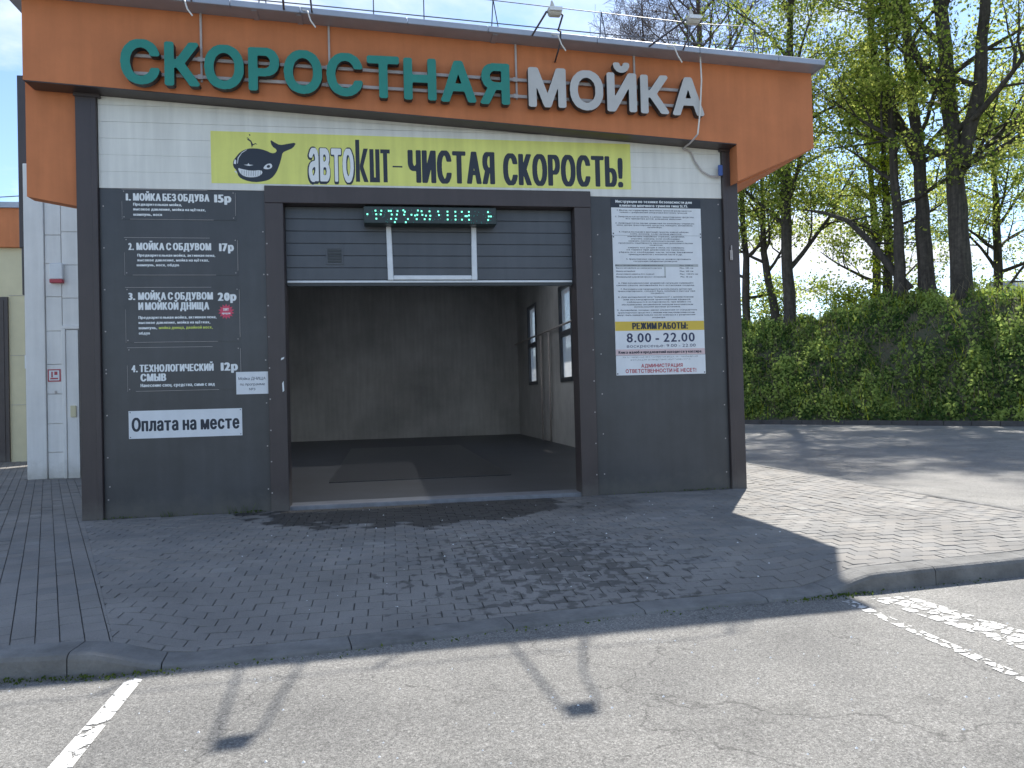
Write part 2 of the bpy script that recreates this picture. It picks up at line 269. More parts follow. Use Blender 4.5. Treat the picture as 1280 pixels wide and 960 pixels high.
def quads(name, V, mat_, parent=None, tone=None, **tg):     # V: (n,4,3)
    n = len(V); me = bpy.data.meshes.new(name); off = np.array(top(parent).location) if parent is not None else np.zeros(3)
    me.vertices.add(4*n); me.vertices.foreach_set('co', (V.reshape(-1, 3)-off).astype(np.float32).ravel())
    me.loops.add(4*n); me.loops.foreach_set('vertex_index', np.arange(4*n, dtype=np.int32))
    me.polygons.add(n); me.polygons.foreach_set('loop_start', np.arange(0, 4*n, 4, dtype=np.int32)); me.polygons.foreach_set('loop_total', np.full(n, 4, dtype=np.int32))
    me.update(calc_edges=True); me.materials.append(mat_)
    if tone is not None: me.attributes.new('tone', 'FLOAT', 'POINT').data.foreach_set('value', np.repeat(tone, 4).astype(np.float32))
    o = bpy.data.objects.new(name, me); COL.objects.link(o)
    if parent is not None: o.parent = parent
    tag(o, **tg); return o
def leaf_quads(C, size, up=.0, asp=.6, fold=.0):
    n = len(C); a = rng.normal(size=(n, 3)); a[:, 2] += up; a /= np.linalg.norm(a, axis=1)[:, None]
    b = rng.normal(size=(n, 3)); b = np.cross(a, b); b /= np.linalg.norm(b, axis=1)[:, None]
    s = size*rng.uniform(.6, 1.25, n)[:, None] if np.isscalar(size) else size[:, None]
    return np.stack([C-a*s*.5, C+b*s*asp*.5, C+a*s*.5, C-b*s*asp*.5], 1)

# ------------------------------------------------------------------ lettering: outlines taken from the built-in font, thickened and narrowed
_out = {}
def outline(ch):
    if ch in _out: return _out[ch]
    c = bpy.data.curves.new('glyph', 'FONT'); c.body = ch; c.fill_mode = 'NONE'; c.resolution_u = 4
    o = bpy.data.objects.new('glyph', c); COL.objects.link(o); bpy.context.view_layer.update()
    me = bpy.data.meshes.new_from_object(o.evaluated_get(bpy.context.evaluated_depsgraph_get()))
    P = np.array([v.co[:2] for v in me.vertices]); E = [tuple(e.vertices) for e in me.edges]
    bpy.data.objects.remove(o); bpy.data.curves.remove(c); bpy.data.meshes.remove(me)
    # orient each edge along its spline: consecutive indices run forward, the closing edge runs backward
    A, B = [], []
    for i, j in E:
        lo, hi = min(i, j), max(i, j)
        if hi-lo == 1: A.append(lo); B.append(hi)
        else: A.append(hi); B.append(lo)
    _out[ch] = (P[A], P[B]); return _out[ch]
_gl = {}
def glyph(ch, dx, dy, nres):
    key = (ch, dx, dy, nres)
    if key in _gl: return _gl[key]
    A, B = outline(ch); h = .73/nres/2; pad = max(dx, dy)+4*h
    x0, y0 = np.minimum(A.min(0), B.min(0))-pad; x1, y1 = np.maximum(A.max(0), B.max(0))+pad
    xs = np.arange(x0, x1+h, h); ys = np.arange(y0, y1+h, h)+1.3e-5
    ay, by = A[:, 1], B[:, 1]; Y = ys[:, None]
    up = (ay <= Y) & (by > Y); dn = (by <= Y) & (ay > Y)
    den = np.where(by == ay, 1, by-ay); xc = A[:, 0]+(Y-ay)/den*(B[:, 0]-A[:, 0]); sg = up.astype(int)-dn.astype(int)
    W = np.zeros((len(ys), len(xs)), int)
    for i in range(len(ys)):
        k = np.nonzero(sg[i])[0]
        for q in k: W[i] += sg[i, q]*(xs > xc[i, q])
    G = W != 0
    nx, ny = int(round(dx/h)), int(round(dy/h)); D = G.copy()
    for j in range(-ny, ny+1):
        wx = int(round(nx*math.sqrt(max(0, 1-(j/(ny+.5))**2)))) if ny else nx
        sh = np.roll(G, j, 0); row = sh.copy()
        for i in range(-wx, wx+1): row |= np.roll(sh, i, 1)
        D |= row
    f = D.astype(float)
    if f.shape[0] % 2: f = np.vstack([f, np.zeros((1, f.shape[1]))])
    if f.shape[1] % 2: f = np.hstack([f, np.zeros((f.shape[0], 1))])
    f = (f[::2, ::2]+f[1::2, ::2]+f[::2, 1::2]+f[1::2, 1::2])/4; H = 2*h; ox, oy = x0+h/2, y0+h/2
    f = np.pad(f, 1); ox -= H; oy -= H
    f = f*.999+.0003
    # marching squares, inside on the left
    nxt = {}; pt = {}
    ins = f > .5
    c = ins[:-1, :-1]*1+ins[:-1, 1:]*2+ins[1:, 1:]*4+ins[1:, :-1]*8
    def P(e):
        if e in pt: return
        k, i, j = e
        if k == 0: a, b = f[i, j], f[i, j+1]; t = (.5-a)/(b-a); pt[e] = (ox+(j+t)*H, oy+i*H)
        else: a, b = f[i, j], f[i+1, j]; t = (.5-a)/(b-a); pt[e] = (ox+j*H, oy+(i+t)*H)
    T = {1: [('B', 'L')], 2: [('R', 'B')], 3: [('R', 'L')], 4: [('T', 'R')], 5: [('B', 'R'), ('T', 'L')], 6: [('T', 'B')], 7: [('T', 'L')],
         8: [('L', 'T')], 9: [('B', 'T')], 10: [('R', 'T'), ('L', 'B')], 11: [('R', 'T')], 12: [('L', 'R')], 13: [('B', 'R')], 14: [('L', 'B')]}
    for i, j in zip(*np.nonzero((c > 0) & (c < 15))):
        ed = {'B': (0, i, j), 'T': (0, i+1, j), 'L': (1, i, j), 'R': (1, i, j+1)}
        for a, b in T[int(c[i, j])]:
            P(ed[a]); P(ed[b]); nxt[ed[a]] = ed[b]
    loops = []
    while nxt:
        s0 = next(iter(nxt)); lp = [s0]; e = nxt.pop(s0)
        while e != s0 and e in nxt: lp.append(e); e = nxt.pop(e)
        if len(lp) > 3: loops.append([pt[q] for q in lp])
    def dp(p, tol):
        p = np.array(p); n = len(p); keep = np.zeros(n, bool); k2 = int(np.argmax(((p-p[0])**2).sum(1))); keep[[0, k2]] = True
        st = [(0, k2), (k2, n)]
        q = np.vstack([p, p[:1]])
        while st:
            a, b = st.pop()
            if b-a < 2: continue
            d = q[b]-q[a]; ln = np.hypot(*d)+1e-12; dist = np.abs((q[a+1:b, 0]-q[a, 0])*d[1]-(q[a+1:b, 1]-q[a, 1])*d[0])/ln
            m_ = int(np.argmax(dist))
            if dist[m_] > tol: k = a+1+m_; keep[k] = True; st += [(a, k), (k, b)]
        return p[keep]
    out = []
    for lp in loops:
        q = dp(lp, H*.22)
        if len(q) < 3: continue
        ar = .5*np.sum(q[:, 0]*np.roll(q[:, 1], -1)-np.roll(q[:, 0], -1)*q[:, 1]); out.append((ar, q))
    outer = [q for a, q in out if a > 0]; holes = [q for a, q in out if a < 0]
    def inside(p, q):
        x, y = p; r = False; n = len(q)
        for i in range(n):
            (xa, ya), (xb, yb) = q[i], q[(i+1) % n]
            if (ya > y) != (yb > y) and x < (xb-xa)*(y-ya)/(yb-ya)+xa: r = not r
        return r
    parts = []
    for q in outer: parts.append([q]+[hh for hh in holes if inside(hh[0], q)])
    res = []
    for grp in parts:
        tri = tessellate_polygon([[Vector((a, b, 0)) for a, b in r] for r in grp]); V = np.vstack(grp); res.append((V, tri, [len(r) for r in grp]))
    if not res:            # a dot or dash finer than the grid: plain rectangle
        (a0, b0), (a1, b1) = np.minimum(A.min(0), B.min(0)), np.maximum(A.max(0), B.max(0))
        res = [(np.array([(a0-dx, b0-dy), (a1+dx, b0-dy), (a1+dx, b1+dy), (a0-dx, b1+dy)]), [(0, 1, 2), (0, 2, 3)], [4])]
    allv = np.vstack([r[0] for r in res]); _gl[key] = (res, allv[:, 0].min(), allv[:, 0].max()); return _gl[key]
def layout(s, dx, dy, nres, gap, space):
    x = 0; L_ = []
    for ch in s:
        if ch == ' ': x += space; continue
        g = glyph(ch, dx, dy, nres); L_.append((ch, x-g[1], g)); x += g[2]-g[1]+gap
    return L_, x-gap
def text(mb, s, x0, x1, z0, z1, y, dx=.04, dy=.012, nres=16, gap=.075, space=.26, cap=.73, slant=0.0):
    L_, W = layout(s, dx, dy, nres, gap, space); sx = (x1-x0)/W; sz = (z1-z0)/cap
    for ch, ox, (res, _, _) in L_:
        for V, tri, _ in res:
            k = len(mb.v); mb.v += [(x0+(a+ox)*sx, y, z0+b*sz+slant*((a+ox)*sx)) for a, b in V]
            for t in tri:
                a, b, c_ = [V[i] for i in t]
                if (b[0]-a[0])*(c_[1]-a[1])-(b[1]-a[1])*(c_[0]-a[0]) < 0: t = t[::-1]
                mb.f.append(tuple(k+i for i in t)); mb.mi.append(mb.cur)
    return mb
def rect(mb, x0, x1, z0, z1, y): return mb.add([(x0, y, z0), (x1, y, z0), (x1, y, z1), (x0, y, z1)], [(0, 1, 2, 3)])

# ------------------------------------------------------------------ setting: ground, road, pavement
RZ = -.17
g = MB(); g.add([(-900, -900, -.26), (900, -900, -.26), (900, 900, -.26), (-900, 900, -.26)], [(0, 1, 2, 3)]); g.build('ground', M['grass_far'], kind='structure')
g = MB(); g.add([(-60, -60, RZ), (80, -60, RZ), (80, 60, RZ), (-60, 60, RZ)], [(0, 1, 2, 3)]); g.build('road', M['asphalt'], kind='structure')
KL = [(-14, -5.35), (1.56, -5.72), (2.3, -5.79), (3.57, -5.68), (4.98, -5.45), (5.87, -5.37), (7.16, -5.29), (9.14, -5.10), (10.6, -4.93), (11.05, -4.55)]
def yk(x):
    for (a, b), (c, d) in zip(KL, KL[1:]):
        if x <= c: return b+(d-b)*(x-a)/(c-a)
    return KL[-1][1]
def sm(t): t = min(1, max(0, t)); return t*t*(3-2*t)
def hz(x, y):
    dip = sm((x-2.0)/.62)*(1-sm((x-7.12)/.60)); t = sm((-3.4-y)/2.0)
    return t*(-.022-.118*dip)
KT = .24
# pavement bed as one sheet following the dropped kerb
xs = [-14, -9, -6, -4, -2, 0, 1, 1.6]+[1.8+.1*i for i in range(60)]+[7.9, 8.5, 9, 10, 10.6, 10.98]; g = MB(); rows = 26
for i, x in enumerate(xs):
    yb = yk(x)+.06; yt = 20 if x < 0 else (3.2 if x < 9.6 else 16)
    for j in range(rows):
        u = j/(rows-1); y = yb+(yt-yb)*u**1.9; g.v.append((x, y, hz(x, y)-.016))
for i in range(len(xs)-1):
    for j in range(rows-1):
        a = i*rows+j; g.f.append((a, a+rows, a+rows+1, a+1)); g.mi.append(0)
pave = g.build('pavement', M['sand'], kind='structure')
# bricks: three fields, each clipped against its own border
CAMP = (3.8566, -10.8103)
def clip(poly, hp):
    for (px, py, nx, ny) in hp:
        out = []
        for i in range(len(poly)):
            a, b = poly[i], poly[(i+1) % len(poly)]
            da = (a[0]-px)*nx+(a[1]-py)*ny; db = (b[0]-px)*nx+(b[1]-py)*ny
            if da >= 0: out.append(a)
            if (da >= 0) != (db >= 0):
                t = da/(da-db); out.append((a[0]+(b[0]-a[0])*t, a[1]+(b[1]-a[1])*t))
        poly = out
        if len(poly) < 3: return None
    return poly
def area(p): return .5*sum(p[i][0]*p[(i+1) % len(p)][1]-p[(i+1) % len(p)][0]*p[i][1] for i in range(len(p)))
bricks = []
def field(org, ang, bl, bw, rng_u, rng_v, hps, stagger=.5, jit=.0):
    ca, sa = math.cos(ang), math.sin(ang)
    for v in range(*rng_v):
        for u in range(*rng_u):
            off = (stagger if v % 2 else 0)+((v*7919 % 13)/13*jit)
            cx, cy = (u+off)*bl, v*bw; ju = random.uniform(-.002, .002); h1, h2 = bl/2-.0028, bw/2-.0028
            P = [(cx+sx*h1+ju, cy+sy*h2) for sx, sy in ((-1, -1), (1, -1), (1, 1), (-1, 1))]
            ra = random.uniform(-.008, .008)
            P = [(cx+(a-cx)-(b-cy)*ra, cy+(b-cy)+(a-cx)*ra) for a, b in P]
            P = [(org[0]+a*ca-b*sa, org[1]+a*sa+b*ca) for a, b in P]
            mxx = sum(p[0] for p in P)/4; myy = sum(p[1] for p in P)/4
            # out of sight: behind the walls or outside the frame
            if mxx < -12 or mxx > 11.2 or myy < -6.2 or myy > 18: continue
            if (mxx-CAMP[0]) < -(myy-CAMP[1])*.50-.6: continue
            for hp in hps:
                e = .15; x = mxx; y1 = yk(x-e); y2 = yk(x+e); nx, ny = -(y2-y1), 2*e; ln = math.hypot(nx, ny)
                q = clip(P, hp+[(x, (y1+y2)/2+KT+.004, nx/ln, ny/ln), (10.94, 0, -1, 0)])
                if q and area(q) > .0012: bricks.append(q)
SL = (2.13, -5.53); sn = math.hypot(2.13, 5.53); nL = (-5.53/sn, -2.13/sn)      # border of the left strip
S1 = [(-.005, 0, -1, 0), (0, 0, 0, 1), (0, 6.62, 0, -1)]; S2 = [(0, 0, 0, -1), (0, 0, *nL)]; S3 = [(-3.52, 0, -1, 0), (0, 6.62, 0, 1)]
field((0, 0), math.radians(-68.4), .215, .137, (-110, 42), (-110, 6), [S1, S2, S3], .37, .4)
mit = (8.6, -2.3, 11.0, -4.1); ml = math.hypot(mit[2]-mit[0], mit[3]-mit[1]); nm = (-(mit[3]-mit[1])/ml, (mit[2]-mit[0])/ml)   # points up/right
Mn = [(0, -.045, 0, -1), (0, 0, -nL[0], -nL[1]), (8.6, 0, -1, 0)]; Mr = [(8.6, 0, 1, 0), (mit[0], mit[1], -nm[0], -nm[1])]
field((0, -.05), math.radians(-.6), .215, .143, (0, 54), (-44, 1), [Mn, Mr], .5)
R1a = [(8.6, 0, 1, 0), (0, -.045, 0, -1), (mit[0], mit[1], nm[0], nm[1])]; R1b = [(9.2, 0, 1, 0), (0, -.045, 0, 1)]
field((10.95, 0), math.radians(91.5), .215, .143, (-30, 80), (-2, 22), [R1a, R1b], .5)
bricks.sort(key=lambda q: min((p[0]-CAMP[0])**2+(p[1]-CAMP[1])**2 for p in q))
def add_brick(mb, q):
    n = len(q); cx = sum(p[0] for p in q)/n; cy = sum(p[1] for p in q)/n; dz = random.uniform(-.0022, .0022)+.004*math.sin(cx*2.3+cy)*math.sin(cy*1.9)-(.006 if random.random() < .03 else 0); tx, ty = random.uniform(-.018, .018), random.uniform(-.018, .018)
    def ins(p, d):
        vx, vy = cx-p[0], cy-p[1]; l = math.hypot(vx, vy) or 1; return (p[0]+vx/l*d, p[1]+vy/l*d)
    def Z(p, d): return hz(*p)+dz+d+(p[0]-cx)*tx+(p[1]-cy)*ty
    top_ = [ins(p, .0035) for p in q]
    V = [(*p, Z(p, -.03)) for p in q]+[(*p, Z(p, -.0045)) for p in q]+[(*p, Z(p, 0)) for p in top_]
    Fs = [(i, (i+1) % n, (i+1) % n+n, i+n) for i in range(n)]+[(i+n, (i+1) % n+n, (i+1) % n+2*n, i+2*n) for i in range(n)]+[tuple(range(2*n, 3*n))]
    mb.add(V, Fs)
vis = [q for q in bricks if q[0][0] > 1.2-(q[0][1]+5.8)*.62 and q[0][0] < 7.3+(q[0][1]+5.8)*.83]
near = vis[:290]; ids = set(map(id, near))
for q in near: mb = MB(); add_brick(mb, q); mb.build('brick', M['brick'], pave)
mb = MB()
for q in bricks:
    if id(q) not in ids: add_brick(mb, q)
mb.build('brick_field', M['brick'], pave, kind='stuff')
print('bricks', len(bricks))
# kerb stones
def kerb_line(rt, pts_x, mat_=None):
    for a, b in zip(pts_x, pts_x[1:]):
        g = MB(); n = max(2, int((b-a)/.12)+1); a2, b2 = a+.004, b-.004; secs = []
        for i in range(n):
            x = a2+(b2-a2)*i/(n-1); y1, y2 = yk(x-.1), yk(x+.1); nx, ny = -(y2-y1), .2; ln = math.hypot(nx, ny); nx /= ln; ny /= ln; y = yk(x)
            prof = [(0, -.3), (0.006, -.035), (.018, -.012), (.04, 0), (KT, .003), (KT, -.3)]
            for d, zz_ in prof:
                px, py = x+nx*d, y+ny*d; base = hz(x, yk(x)+.1)-.004 if zz_ > -.2 else RZ
                zv = max(base+zz_, RZ-.1) if zz_ > -.2 else RZ-.1
                g.v.append((px, py, zv+random.uniform(-.0015, .0015)))
        m_ = 6
        for i in range(n-1):
            for j in range(m_-1):
                k = i*m_+j; g.f.append((k, k+m_, k+m_+1, k+1)); g.mi.append(0)
        g.f.append(tuple(range(m_))); g.f.append(tuple(range((n-1)*m_+m_-1, (n-1)*m_-1, -1))); g.mi += [0, 0]
        g.build('kerb_stone', M['kerb'], rt)
kr = MB(); kr.box(-14, -10, -5.3, -5.1, -.3, -.24); kroot = kr.build('kerb', M['kerb'], kind='structure')
kerb_line(kroot, [-2.6, -1.6, -.6, .45, 1.42, 1.94, 2.48, 3.62, 4.72, 5.72, 6.72, 7.28, 8.25, 9.25, 10.1, 10.9])
kr = MB(); kr.box(10.96, 11.04, -4.5, -4.2, -.3, -.24); k2 = kr.build('side_kerb', M['kerb'], kind='structure')
y = -4.6
while y < 15: g = MB(); g.box(10.95, 11.05, y+.004, y+.996, -.3, .004+random.uniform(-.003, .003)); bevel(g.build('kerb_stone', M['kerb'], k2), .01); y += 1
# road markings
def strip(name, pts, m_, z):
    g = MB(); g.add([(x, y, z) for x, y in pts], [tuple(range(len(pts)))]); return g.build(name, m_, kind='structure')
strip('road_marking', [(2.315, -5.93), (2.345, -9), (2.48, -9), (2.41, -5.90), (2.36, -5.87)], M['paintL'], RZ+.004)
strip('road_marking', [(7.255, -5.42), (7.225, -8.6), (7.315, -8.6), (7.345, -5.42)], M['paintR'], RZ+.004)
strip('road_marking', [(7.50, -5.42), (7.86, -8.2), (8.20, -8.2), (7.82, -5.42)], M['paintR'], RZ+.004)
# ------------------------------------------------------------------ embankment beyond the side road
A0 = np.array([21.22, 24.44]); tv = np.array([.54166, -.84060]); nv_ = np.array([.84060, .54166])
def bk(u, d): p = A0+tv*u+nv_*d; return float(p[0]), float(p[1])
def bump2(u, d): return .26*math.sin(u*.55+d*.7)+.20*math.sin(u*1.37-d*.9+2)+.13*math.sin(u*2.9+d*2.1)
def bz(u, d):
    if d <= .12: return RZ+.1
    if d < 7: t = d/7; z = -.05+(5.25+.035*u)*(t*.72+.28*sm(t))
    else: z = 5.2+.035*u+(d-7)*.03
    return z+bump2(u, d)*min(1, d/1.5)*(1 if d < 12 else .4)
g = MB(); us = [-90, -70, -50]+[-40+.8*i for i in range(100)]+[45, 55, 70, 90]; ds = [.12, .3]+[.6+.55*i for i in range(20)]+[13, 16, 22, 32, 50, 90, 200]
for u in us:
    for d in ds: x, y = bk(u, d); g.v.append((x, y, bz(u, d)))
nd = len(ds)
for i in range(len(us)-1):
    for j in range(nd-1): a = i*nd+j; g.f.append((a, a+nd, a+nd+1, a+1)); g.mi.append(0)
g.build('embankment', M['soil'], kind='structure', smooth=True)
kr = MB(); x0, y0 = bk(-60, .05); kr.box(x0, x0+.1, y0, y0+.1, -.4, -.35); k3 = kr.build('far_kerb', M['fkerb'], kind='structure')
for i in range(-14, 30):
    a, b = bk(i*1.0+.01, -.09), bk(i*1.0+.99, -.09); c, d = bk(i*1.0+.99, .10), bk(i*1.0+.01, .10)
    g = MB(); g.add([(*a, -.3), (*b, -.3), (*c, -.3), (*d, -.3), (*a, .03), (*b, .03), (*c, .03), (*d, .03)], [(0, 3, 2, 1), (4, 5, 6, 7), (0, 1, 5, 4), (1, 2, 6, 5), (2, 3, 7, 6), (3, 0, 4, 7)]); g.build('kerb_stone', M['fkerb'], k3)

# ------------------------------------------------------------------ car wash building
W_ = 9.165
bld = root('car_wash_building', (0, 0, 0), 'single storey car wash with orange fascia, white and charcoal cladding and one raised gate', 'building')
def zu(x): return 6.65-.0475*x          # underside of the roof flashing
def zb(x): return 5.585-.0565*x         # bottom of the orange fascia
g = MB(); xa, xb = -.52, 10.285
g.add([(xa, -.3, zb(xa)), (9.06, -.3, zb(9.06)), (9.06, -.3, 4.52), (xb, -.3, 5.04), (xb, -.3, zu(xb)), (xa, -.3, zu(xa)),
       (xa, 0.02, zb(xa)), (9.06, 0.02, zb(9.06)), (9.06, 0.02, 4.52), (xb, 0.02, 5.04), (xb, 0.02, zu(xb)), (xa, 0.02, zu(xa))],
      [(0, 1, 4, 5), (1, 2, 3, 4), (6, 11, 10, 7), (7, 10, 9, 8), (5, 4, 10, 11), (1, 7, 8, 2), (2, 8, 9, 3), (3, 9, 10, 4), (0, 5, 11, 6)])
g.build('fascia', M['orange'], bld)
g = MB(); g.slope_box(-.5, 9.17, -.296, .0, zb(-.5)-.012, zb(9.17)-.012, zb(-.5), zb(9.17)); g.build('soffit', M['brown'], bld)
# left wing behind the fascia and the eave box running back on the right
g = MB(); g.add([(-.63, 0.03, 4.22), (0.0, 0.03, 4.10), (0, 0.03, 5.75), (-.63, .03, 5.78), (-.63, .25, 4.22), (0, .25, 4.10), (0, .25, 5.75), (-.63, .25, 5.78)], [(0, 1, 2, 3), (0, 4, 5, 1), (3, 2, 6, 7), (0, 3, 7, 4), (5, 4, 7, 6)]); g.build('wing', M['orange'], bld)
g = MB(); g.prism_y([(9.15, 4.54), (xb, 5.04), (xb, zu(xb)-.002), (9.15, zu(9.15)-.002)], .025, 32); g.build('eave_box', M['orange'], bld)
# roof slab, open at the added roof light, and flashing lip
g = MB()
for xa_, xb_, ya_, yb_ in ((-.72, 10.30, -.55, 4.5), (-.72, 1.8, 4.5, 11.8), (7.4, 10.30, 4.5, 11.8), (-.72, 10.30, 11.8, 32.2)):
    g.slope_box(xa_, xb_, ya_, yb_, zu(xa_)+.001, zu(xb_)+.001, zu(xa_)+.05, zu(xb_)+.05)
g.build('roof', M['flash'], bld)
for ya_, yb_ in ((4.5, 11.8),):
    g = MB(); g.slope_box(1.803, 7.397, ya_+.003, yb_-.003, zu(1.8)+.02, zu(7.4)+.02, zu(1.8)+.03, zu(7.4)+.03); g.build('added_roof_light', M['pane'], bld)  # unseen roof light, added to brighten the hall inside
xx = [-.74, .35, 1.48, 2.05, 2.92, 4.30, 5.38, 6.9, 8.4, 9.6, 10.33]
for a, b in zip(xx, xx[1:]):
    g = MB(); a2, b2 = a+.003, b-.003; g.slope_box(a2, b2, -.61, -.552, zu(a2)-.006, zu(b2)-.006, zu(a2)+.075, zu(b2)+.075); bevel(g.build('flashing', M['flash'], bld), .006)
g = MB(); g.slope_box(10.302, 10.335, -.551, 32, zu(10.3)-.006, zu(10.3)-.006, zu(10.3)+.073, zu(10.3)+.073); g.build('flashing', M['flash'], bld)
for x in (2.30, 2.86, 5.45): g = MB(); g.box(x, x+.07, -.553, -.302, zu(x)-.016, zu(x)-.004); g.build('bracket', M['flash'], bld)
# side and back walls of the hall (thick), ceiling, floor
g = MB(); g.box(-.0, .16, .06, 32, -.2, 6.2); g.build('wall', M['concrete_in'], bld)
g = MB(); g.box(.16, 9.0, 18.2, 18.4, -.2, 6.2); g.build('wall', M['concrete_in'], bld)
g = MB(); g.box(.16, 9.0, 31.8, 32, -.2, 6.2); g.build('wall', M['concrete_in'], bld)
wins = [(9.62, 11.05), (14.55, 15.95)]; g = MB(); ys = [.06, 4.6, 6.0, 9.62, 11.05, 14.55, 15.95, 32]; wins = [(4.6, 6.0), (9.62, 11.05), (14.55, 15.95)]  # window nearest the gate is unseen, added to bring more daylight into the hall
for a, b in zip(ys, ys[1:]):
    if (a, b) in wins: g.box(9.0, 9.16, a, b, -.2, 1.9); g.box(9.0, 9.16, a, b, 4.55, 6.2)
    else: g.box(9.0, 9.16, a, b, -.2, 6.2)
g.build('wall', M['concrete_in'], bld)
for a, b in wins:
    f = MB(); t_ = .07
    f.box(8.97, 9.12, a-.05, a+t_, 1.85, 4.6); f.box(8.97, 9.12, b-t_, b+.05, 1.85, 4.6); f.box(8.972, 9.118, a+t_, b-t_, 1.85, 1.97); f.box(8.972, 9.118, a+t_, b-t_, 4.5, 4.6); f.box(8.975, 9.115, a+t_, b-t_, 3.15, 3.30)
    fo = f.build('window', M['door'], bld)
    for z0, z1 in ((1.972, 3.148), (3.302, 4.498)):
        p = MB(); p.box(9.05, 9.06, a+t_+.002, b-t_-.002, z0, z1); p.build('pane', M['pane'], fo)
g = MB()
for xa_, xb_, ya_, yb_ in ((.16, 9.0, .3, 4.5), (.16, 1.8, 4.5, 11.8), (7.4, 9.0, 4.5, 11.8), (.16, 9.0, 11.8, 18.2)): g.box(xa_, xb_, ya_, yb_, 6.02, 6.1)  # ceiling opening passes light from the added roof light
g.build('ceiling', M['concrete_in'], bld)
g = MB(); g.box(.16, 9.0, .45, 31.8, -.1, .035); g.build('floor', M['floor_in'], bld)
g = MB(); g.box(2.9, 6.12, 3.0, 12.6, .036, .048); g.build('conveyor_mat', M['pit'], bld)
g = MB(); g.box(2.42, 6.84, .02, .449, -.1, .045); bevel(g.build('threshold', M['sill'], bld), .012)
# interior fittings faintly seen against the right wall
for yy in (12.2, 13.4): g = MB(); g.tube([(8.9, yy, .04), (8.9, yy, 3.4)], .03, 8); g.build('wash_pipe', M['frame'], bld, smooth=True)
g = MB(); g.tube([(8.9, 7, 3.45), (8.9, 18.1, 3.45)], .03, 8); g.build('wash_pipe', M['frame'], bld, smooth=True)
# inner jamb returns and lintel behind the cladding
g = MB(); g.box(.16, 2.50, .062, .28, -.1, 4.95); g.box(6.75, 8.999, .062, .28, -.1, 4.95); g.box(2.5, 6.75, .062, .28, 4.26, 4.95); g.box(.16, 8.999, .062, .28, 4.951, 6.1); g.build('front_wall', M['concrete_in'], bld)
# facade cladding
def screws(pts, y): 
    m_ = MB()
    for x, z in pts: m_.prism_y([(x-.008, z-.008), (x+.008, z-.008), (x+.008, z+.008), (x-.008, z+.008)], y-.004, y)
    return m_
g = MB(); g.box(.255, 2.37, 0, .05, -.05, 4.335); o = g.build('charcoal_panel', M['dark'], bld)
screws([(.30, .25+.55*i) for i in range(8)]+[(2.31, .3+.58*i) for i in range(7)]+[(.30, 1.95), (.32, .42)], 0).build('screw', M['frame'], o, kind='stuff')
g = MB(); g.box(6.89, 8.935, 0, .05, -.05, 4.335); o = g.build('charcoal_panel', M['dark'], bld)
screws([(8.88, .25+.5*i) for i in range(9)]+[(7.0, .3+.58*i) for i in range(7)], 0).build('screw', M['frame'], o, kind='stuff')
zs = [4.339, 4.56, 4.78, 5.0, 5.22, 5.44, 5.62]
for a, b in zip(zs, zs[1:]):
    xr = 8.935
    if b > 5.05:            # top courses run out under the falling soffit
        xr0 = min(xr, (5.573-b)/.0565); xr1 = min(xr, (5.573-a)/.0565); x0r = .255
        if xr1 <= x0r: continue
        pts = [(x0r, a+.0015), (xr1, a+.0015)]
        if xr0 > x0r: pts += [(xr1, min(b-.0015, zb(xr1)-.014)), (xr0, b-.0015), (x0r, b-.0015)] if xr0 < xr1-.01 else [(xr1, b-.0015), (x0r, b-.0015)]
        else: pts += [(xr1, min(b, zb(xr1)-.014)), (x0r, min(b-.0015, zb(x0r)-.014))]
        g = MB(); g.prism_y(pts, -.004, .045)
    else: g = MB(); g.box(.255, xr, -.004, .045, a+.0008, b-.0008)
    bevel(g.build('white_board', M['white'], bld), .0012)
# brown corner posts
for x0_, x1_ in ((-.005, .25), (8.94, 9.17)):
    g = MB(); s_ = .07
    ztop = zb(x1_)-.014
    g.box(x0_, x1_, -.055, .058, -.05, ztop); g.box(x0_+(.19 if x0_ < 1 else .0), x1_-(.0 if x0_ < 1 else .17), -.062, -.0552, -.05, ztop-.03)
    bevel(g.build('corner_post', M['brown'], bld), .006)
g = MB(); g.slope_box(-.02, .30, -.075, -.02, zb(0)-.06, zb(.3)-.06, zb(0)-.013, zb(.3)-.013); g.build('post_cap', M['brown'], bld)
g = MB(); g.slope_box(8.90, 9.20, -.075, -.02, zb(8.9)-.05, zb(9.2)-.05, zb(8.9)-.013, zb(9.2)-.013); g.build('post_cap', M['brown'], bld)
# gate frame
g = MB(); g.box(2.345, 2.585, -.05, .30, -.05, 4.165); o = bevel(g.build('gate_jamb', M['brown'], bld), .006)
screws([(2.365, .25+.42*i) for i in range(9)], -.05).build('screw', M['frame'], o, kind='stuff')
g = MB(); g.box(6.65, 6.895, -.05, .30, -.05, 4.165); o = bevel(g.build('gate_jamb', M['brown'], bld), .006)
screws([(6.87, .3+.45*i) for i in range(8)], -.05).build('screw', M['frame'], o, kind='stuff')
g = MB(); g.box(2.345, 6.895, -.053, .30, 4.166, 4.40); bevel(g.build('gate_lintel', M['brown'], bld), .006)
g = MB(); g.prism_y([(2.515, 2.03), (2.555, 2.05), (2.56, 2.075), (2.52, 2.06)], -.056, -.05); g.build('scratch', M['print'], bld); g = MB(); g.prism_y([(2.53, 1.60), (2.55, 1.62), (2.545, 1.75), (2.525, 1.72)], -.056, -.05); g.build('scratch', M['print'], bld)
